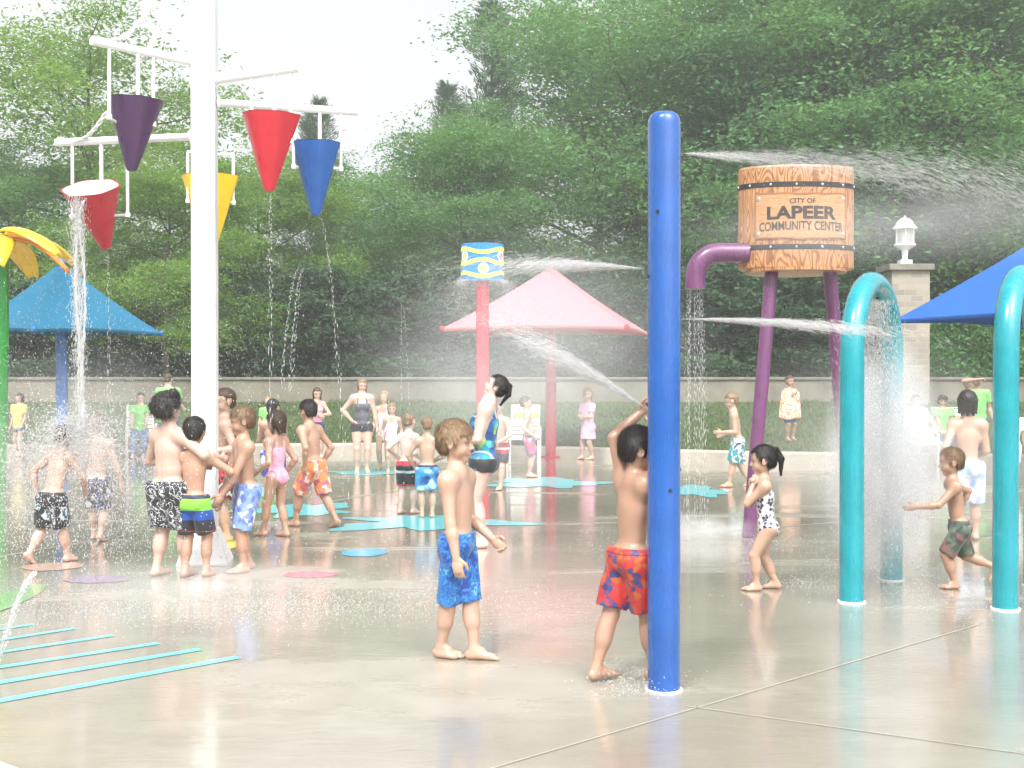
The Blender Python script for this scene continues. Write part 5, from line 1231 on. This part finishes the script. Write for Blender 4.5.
lime=fab('fab_lime',[(.17,.5,.12),(.2,.56,.15)],5,'noise'); jean=fab('fab_jeans',[(.06,.12,.26),(.1,.18,.34)],8,'noise'); wht=fab('fab_white',[(.78,.78,.76),(.82,.82,.8)],6,'noise'); yel=fab('fab_yellow',[(.7,.65,.12),(.75,.7,.2)],6,'noise'); nav=fab('fab_dark_blue',[(.03,.05,.12),(.04,.06,.15)],6,'noise')
def Hh(yf,yt): return 1.6*(yf-yt)/(yf-375)
def towel(o,H,P,J):
    mb=MB(); n=28; V=[]
    T0=J['T']; rows=14
    for i in range(rows+1):
        t=i/rows; z=P.z+T0*1.06-t*(T0*1.06+.14*H); 
        for j in range(n):
            a=2*math.pi*j/n; w=(.05 if i==0 else .085+.03*t)*H; V.append((.01+math.cos(a)*w*1.0*(1+.06*math.sin(a*5+t*4)),math.sin(a)*w*(1.65 if i>0 else 1.2)*(1+.05*math.sin(a*7+t*3)),z+.012*math.sin(a*3)))
    Pq=[(i*n+j,i*n+(j+1)%n,(i+1)*n+(j+1)%n,(i+1)*n+j) for i in range(rows) for j in range(n)]
    mb.add(V,Pq); tw=mb.build('towel',f21,o,smooth=True); s_=tw.modifiers.new('t','SOLIDIFY'); s_.thickness=.012
def stripe_trunks(o,H,P,J):            # pale piping up the side of the blue trunks
    for s_,K in ((1,J['KL']),(-1,J['KR'])):
        mb=MB(); a=P+Vector((.0,s_*.098*H,.03*H)); b=Vector((K.x-.01*H,K.y+s_*.048*H,K.z+.02*H)); m_=a.lerp(b,.5)+Vector((.012*H,s_*.012*H,0)); mb.tube([a,m_,b],.0035*H,6); mb.build('piping',wht,o)
AR=lambda s:(0,s*.11,.50)
# --- foreground pair
person('boy in bright blue knee-length trunks standing nearest the viewer, looking right',458,659,1.345,yaw=-14,q=3,hs=0.178,leg=.485,sk='mid',hair='blond',hstyle='short',
  lean=-1,twist=-10,fl=(.07,.0,0),fr=(-.075,-.0,.0),fyl=12,fyr=-6,fpr=0,hl=(.13,.07,.50),hr=(.03,-.125,.435),el=(-1,.5,-.2),er=(-1,-.5,-.1),head=(4,2,0),bottom=('trunks',f1),hem=1.09,loose=.8,curl=.75,sw=.97)
person('boy in red floral trunks raising an arm over his head by the blue post',630,681,1.33,yaw=30,q=3,hs=0.175,leg=.48,sk='tan',hair='black',hstyle='short',
  lean=2,side=3,fl=(-.13,.05,0),fr=(.09,-.03,.0),fyl=10,fyr=-10,hl=(.07,.03,1.05),hr=(.13,-.02,1.0),el=(-1,.5,0),er=(1,-.3,.1),head=(-20,14,0),bottom=('trunks',f2),hem=.86,curl=.5)
# --- group round the white post
person('biggest boy at the white post, black and white shorts, back turned, right arm held out',168,576,Hh(576,391)*.99,yaw=62,q=2,hs=0.165,leg=.475,fat=1.2,sk='fair',hair='black',hstyle='mop',
  lean=2,fl=(-.03,.06,0),fr=(.06,-.06,0),hl=(.12,.06,.62),hr=(.17,-.22,.64),er=(-.3,-1,-.6),el=(-.5,1,-.2),head=(-12,-4,0),bottom=('trunks',f3),hem=.9,loose=1.08,belly=.012)
person('boy in green, blue and black banded trunks leaning on the white post, back turned',193,577,Hh(577,417),yaw=75,q=2,hs=0.180,leg=.47,sk='tan',hair='black',hstyle='short',
  lean=3,fl=(-.02,.05,0),fr=(.03,-.07,0),hl=(.15,.06,.66),hr=(.16,-.1,.7),el=(-.2,1,-.5),er=(-.3,-1,-.5),head=(10,5,0),bottom=('trunks',f4),wb=dkb,hem=.88)
person('boy in long blue and white flowered trunks just right of the white post',247,571,Hh(571,406),yaw=-150,q=2,hs=0.175,leg=.485,sk='tan',hair='light_brown',hstyle='short',
  lean=5,fl=(.04,.06,0),fr=(-.03,-.06,0),hl=(.20,.05,.42),hr=(.13,-.10,.44),el=(-1,.6,0),er=(-1,-.6,0),head=(-10,6,0),bottom=('trunks',f5),hem=1.0)
person('boy in red and black trunks half hidden between the white post and a taller boy',226,541,Hh(541,388),yaw=-160,q=1,hs=0.170,sk='mid',hair='brown',hstyle='short',lean=3,hl=(.1,.12,.6),head=(20,0,0),bottom=('trunks',f6))
person('wading boy in black and grey shorts at the left, stooping with his back turned',51,563,Hh(568,428)*1.03,yaw=65,q=2,hs=0.165,leg=.46,fat=1.12,sk='fair',hair='brown',hstyle='short',
  lean=17,fl=(-.13,.08,.035),fr=(.09,-.06,0),fpl=40,hl=(.05,.2,.5),hr=(.2,-.12,.5),el=(-.4,1,-.2),er=(-.3,-1,-.2),head=(5,22,0),bottom=('trunks',f7),hem=.95)
person('boy in navy and white speckled trunks walking away at the left',96,541,Hh(541,414),yaw=82,q=2,hs=0.170,leg=.46,fat=1.1,sk='fair',hair='red',hstyle='crop',
  lean=3,fl=(.06,.05,0),fr=(-.06,-.06,.01),fpr=15,hl=(.05,.17,.5),hr=(.08,-.17,.45),el=(-.4,1,-.2),er=(-.3,-1,-.2),head=(0,8,0),bottom=('trunks',f8),hem=.9)
person('small person in a yellow top in the spray beside the green flower post',19,456,Hh(456,393),yaw=-110,q=0,sk='fair',hair='brown',hstyle='bob',fl=(.03,.05,0),fr=(-.04,-.06,0),hl=(.1,.14,.5),bottom=('shorts',nav),top=('shirt',yel),hem=.4)
person('adult in a lime green shirt standing with back turned at the lawn edge',168,461,1.63,yaw=85,q=1,hs=0.137,leg=.49,fat=1.35,sk='fair',hair='brown',hstyle='short',hl=(.15,.12,.6),hr=(.1,-.14,.6),head=(0,10,0),bottom=('jeans',nav),top=('shirt',lime))
# --- middle left
person('boy in navy flowered trunks hugging himself, behind the girl in pink',273,505,Hh(505,399),yaw=100,q=1,hs=0.170,sk='tan',hair='black',hstyle='short',hl=(.12,.0,.64),hr=(.12,.02,.62),el=(-.2,1,-.4),er=(-.2,-1,-.4),head=(-30,8,0),bottom=('trunks',f9))
person('girl in a pink one-piece swimsuit walking away to the left with wet hair',277,537,Hh(537,411),yaw=150,q=2,hs=0.175,leg=.48,sk='tan',hair='brown',hstyle='bob',
  lean=2,fl=(.11,.04,0),fr=(-.05,-.05,0),fyr=-6,hl=(.08,.13,.53),hr=(.02,-.13,.5),head=(10,6,0),bottom=('suit',f10))
person('boy in orange and white flowered trunks striding with his back half turned',314,527,Hh(529,397),yaw=148,q=2,hs=0.167,leg=.49,sk='tan',hair='black',hstyle='short',
  lean=9,drop=.02,fl=(.14,.05,0),fr=(-.17,-.06,.012),fpr=26,hl=(-.02,.13,.48),hr=(.04,-.14,.48),el=(-1,.7,0),er=(-1,-.8,0),head=(-5,10,0),bottom=('trunks',f11),hem=.95)
person('woman in a pink top standing on the lawn edge behind the striding boy',317,459,Hh(462,388),yaw=-60,q=1,hs=0.160,sk='fair',hair='brown',hstyle='long',hl=(.13,.04,.62),hr=(.13,-.04,.6),el=(-.2,1,-.4),er=(-.2,-1,-.4),head=(-10,14,0),bottom=('shorts',nav),top=('tankini',f10),bust=.8,hem=.5)
person('small person in a green top far behind the boy in navy flowered trunks',268,457,Hh(458,397),yaw=-80,q=0,sk='fair',hair='blond',hstyle='short',bottom=('shorts',nav),top=('shirt',lime))
person('woman in a grey and black swimsuit standing with a hand on her hip',362,473,Hh(475,379),yaw=-80,q=1,hs=0.135,leg=.49,fat=1.22,sk='fair',hair='light_brown',hstyle='long',
  hl=(.0,.16,.47),hr=(-.0,-.11,.56),el=(-.3,1,0),er=(-.3,-1,-.1),head=(12,10,0),bottom=('shorts',f12b),top=('tankini',f12),bust=1.1,hem=.22,waist=.04)
person('fair-haired girl standing close behind the woman in the grey swimsuit',384,470,Hh(470,391),yaw=-100,q=0,hs=0.165,sk='mid',hair='blond',hstyle='long',bottom=('suit',f13))
person('girl in a pale pink swimsuit standing right of the woman in grey',392,473,Hh(473,403),yaw=-85,q=1,hs=0.170,sk='mid',hair='light_brown',hstyle='bob',hl=(.05,.13,.5),hr=(.05,-.13,.52),bottom=('suit',f13))
person('pale boy in black, red and white trunks, back turned, left of a pair of boys',406,514,Hh(514,413),yaw=60,q=1,hs=0.170,leg=.48,sk='pale',hair='light_brown',hstyle='crop',lean=8,fl=(-.03,.05,0),fr=(.05,-.05,0),hl=(.04,.17,.58),hr=(.1,-.1,.55),head=(10,10,0),bottom=('trunks',f14))
person('boy in blue and white trunks with dark waistband, right of a pair, back turned',427,518,Hh(518,417),yaw=92,q=1,hs=0.170,leg=.48,sk='mid',hair='light_brown',hstyle='crop',lean=3,hl=(.08,.13,.5),hr=(.12,-.05,.55),el=(-.3,1,0),er=(-.3,-1,0),head=(10,14,0),bottom=('trunks',f15),wb=dkb)
person('woman in a teal swimsuit and black shorts tilting her face up to the spray',483,547,1.63,yaw=172,q=2,hs=0.138,leg=.49,fat=1.25,sk='pale',hair='black',hstyle='pony',
  lean=-5,fl=(.0,.05,0),fr=(.02,-.05,0),hl=(.15,.07,.60),hr=(.14,-.05,.62),el=(-1,.35,-.3),er=(-1,-.3,-.3),head=(6,-32,0),bottom=('shorts',f12b),top=('tankini',f16),bust=1.15,belly=.01,hem=.2,waist=.02,curl=.8)
person('boy in maroon, white and black trunks walking behind the woman in the teal swimsuit',500,489,Hh(489,399),yaw=-115,q=1,hs=0.170,sk='fair',hair='brown',hstyle='short',lean=4,fl=(.09,.05,0),fr=(-.12,-.05,.01),fpr=20,hl=(.12,.05,.53),hr=(.12,-.03,.52),el=(-.4,1,-.1),er=(-.4,-1,-.1),head=(0,22,0),bottom=('trunks',f17),hem=.8)
person('round-bellied boy in plum flowered trunks looking right, beside the white chair',529,477,Hh(477,396),yaw=0,q=1,hs=0.170,fat=1.1,sk='fair',hair='brown',hstyle='short',hl=(.05,.14,.52),hr=(.05,-.14,.52),head=(0,-4,0),belly=.02,bottom=('trunks',f18),lean=-4)
person('little girl in a pink dress standing at the kerb right of the pink canopy pole',588,459.5,Hh(460,388),yaw=-150,q=1,hs=0.180,leg=.46,sk='mid',hair='blond',hstyle='bob',fl=(-.04,.05,0),fr=(.06,-.05,0),hl=(.11,.03,.6),hr=(.11,-.03,.58),el=(-.2,1,-.4),er=(-.2,-1,-.4),head=(40,0,0),bottom=('shorts',f19),top=('dress',f19),hem=.4)
# --- right
person('boy in teal and white trunks walking left behind the falling shower',738,487,Hh(492,393),yaw=172,q=1,hs=0.170,leg=.48,sk='mid',hair='light_brown',hstyle='short',lean=9,fl=(.09,.05,0),fr=(-.12,-.05,.02),fpr=28,hl=(.17,.08,.58),hr=(.13,-.12,.55),el=(-1,.3,-.3),er=(-1,-.3,-.3),head=(0,14,0),bottom=('trunks',f20),hem=.95,loose=1.12)
_b=gp(790,446); dT=23.6
person('child wrapped in an orange and white towel standing on the lawn',790,0,1.28,yaw=-70,q=1,hs=0.175,sk='tan',hair='brown',hstyle='short',hl=(.08,.03,.7),hr=(.08,-.03,.68),bottom=('trunks',fab('fab_blue_short',[(.03,.1,.35),(.05,.15,.4)],6,'noise')),d=dT,base=gz(tx(790,dT),dT),extra=towel)
person('little girl with a ponytail in a white printed swimsuit, hands at her mouth',768,590,Hh(590,443),yaw=172,q=2,hs=0.200,leg=.44,fat=1.05,sk='mid',hair='black',hstyle='pony',lean=5,drop=.015,
  fl=(.075,.05,0),fr=(-.06,-.05,0),hl=(.10,.025,.72),hr=(.11,-.015,.70),el=(-.4,.9,-1),er=(-.4,-.9,-1),head=(-2,5,0),bottom=('suit',f22),curl=1.1)
person('small boy in dark patterned trunks running left between the teal arches',960,588,Hh(590,443)*1.0,yaw=172,q=2,hs=0.195,leg=.45,sk='tan',hair='light_brown',hstyle='crop',lean=9,drop=.03,
  fl=(.04,.05,0),fr=(-.24,-.05,.10),fpr=52,hl=(.30,.09,.56),hr=(-.04,-.18,.52),el=(-.6,.6,-.8),er=(-1,-.5,0),head=(0,5,0),bottom=('trunks',f23),hem=.98)
person('long-haired bather in sky blue flowered trunks with back turned behind the running boy',968,541,Hh(545,391),yaw=80,q=1,hs=0.160,leg=.485,sk='mid',hair='black',hstyle='bob',lean=2,fl=(-.04,.06,0),fr=(.06,-.06,0),hl=(.05,.15,.55),hr=(.16,-.1,.56),head=(-10,0,0),bottom=('trunks',f24),hem=1.0)
person('adult in a lime green shirt shading the eyes with a hand beyond the right chairs',977,463,1.6,yaw=-95,q=1,hs=0.137,leg=.49,fat=1.15,sk='tan',hair='black',hstyle='short',hl=(.04,.16,.5),hr=(.09,-.03,.95),er=(0,-1,-.1),bottom=('jeans',nav),top=('shirt',lime))
person('child at the right arch with a pale top and blue shorts',1012,487,Hh(487,402),yaw=-120,q=0,sk='mid',hair='blond',hstyle='short',bottom=('shorts',f24),top=('shirt',wht))
# --- seated
def seated(label,px,py,H,yaw,top_,bot,hair,kind='jeans',sk='fair',q=1,hst='short',fat=1.1):
    o=gp(px,py); return person(label,px,py,H,yaw=yaw,q=q,hs=0.140,leg=.485,fat=fat,sk=sk,hair=hair,hstyle=hst,lean=-10,drop=.485-.46/H-.02,fl=(.29,.06,0),fr=(.28,-.06,0),hl=(.22,.09,.40),hr=(.22,-.09,.40),el=(-1,.5,-.4),er=(-1,-.5,-.4),bottom=(kind,bot),top=('shirt',top_),sit=True)
seated('person in a lime green shirt and jeans seated in the left white chair',140,456.6,1.5,-78,lime,jean,'brown')
seated('person in a white shirt seated in the mist beside the teal arch',921,464,1.5,-60,wht,fab('fab_beige',[(.5,.46,.4),(.55,.5,.43)],6,'noise'),'brown')
seated('curly-haired child in a lime green shirt seated behind the running boy',944,461.5,1.42,-95,lime,nav,'black',hst='mop',sk='tan')
# phone-like blue thing is left out of the hand where the spray hides it
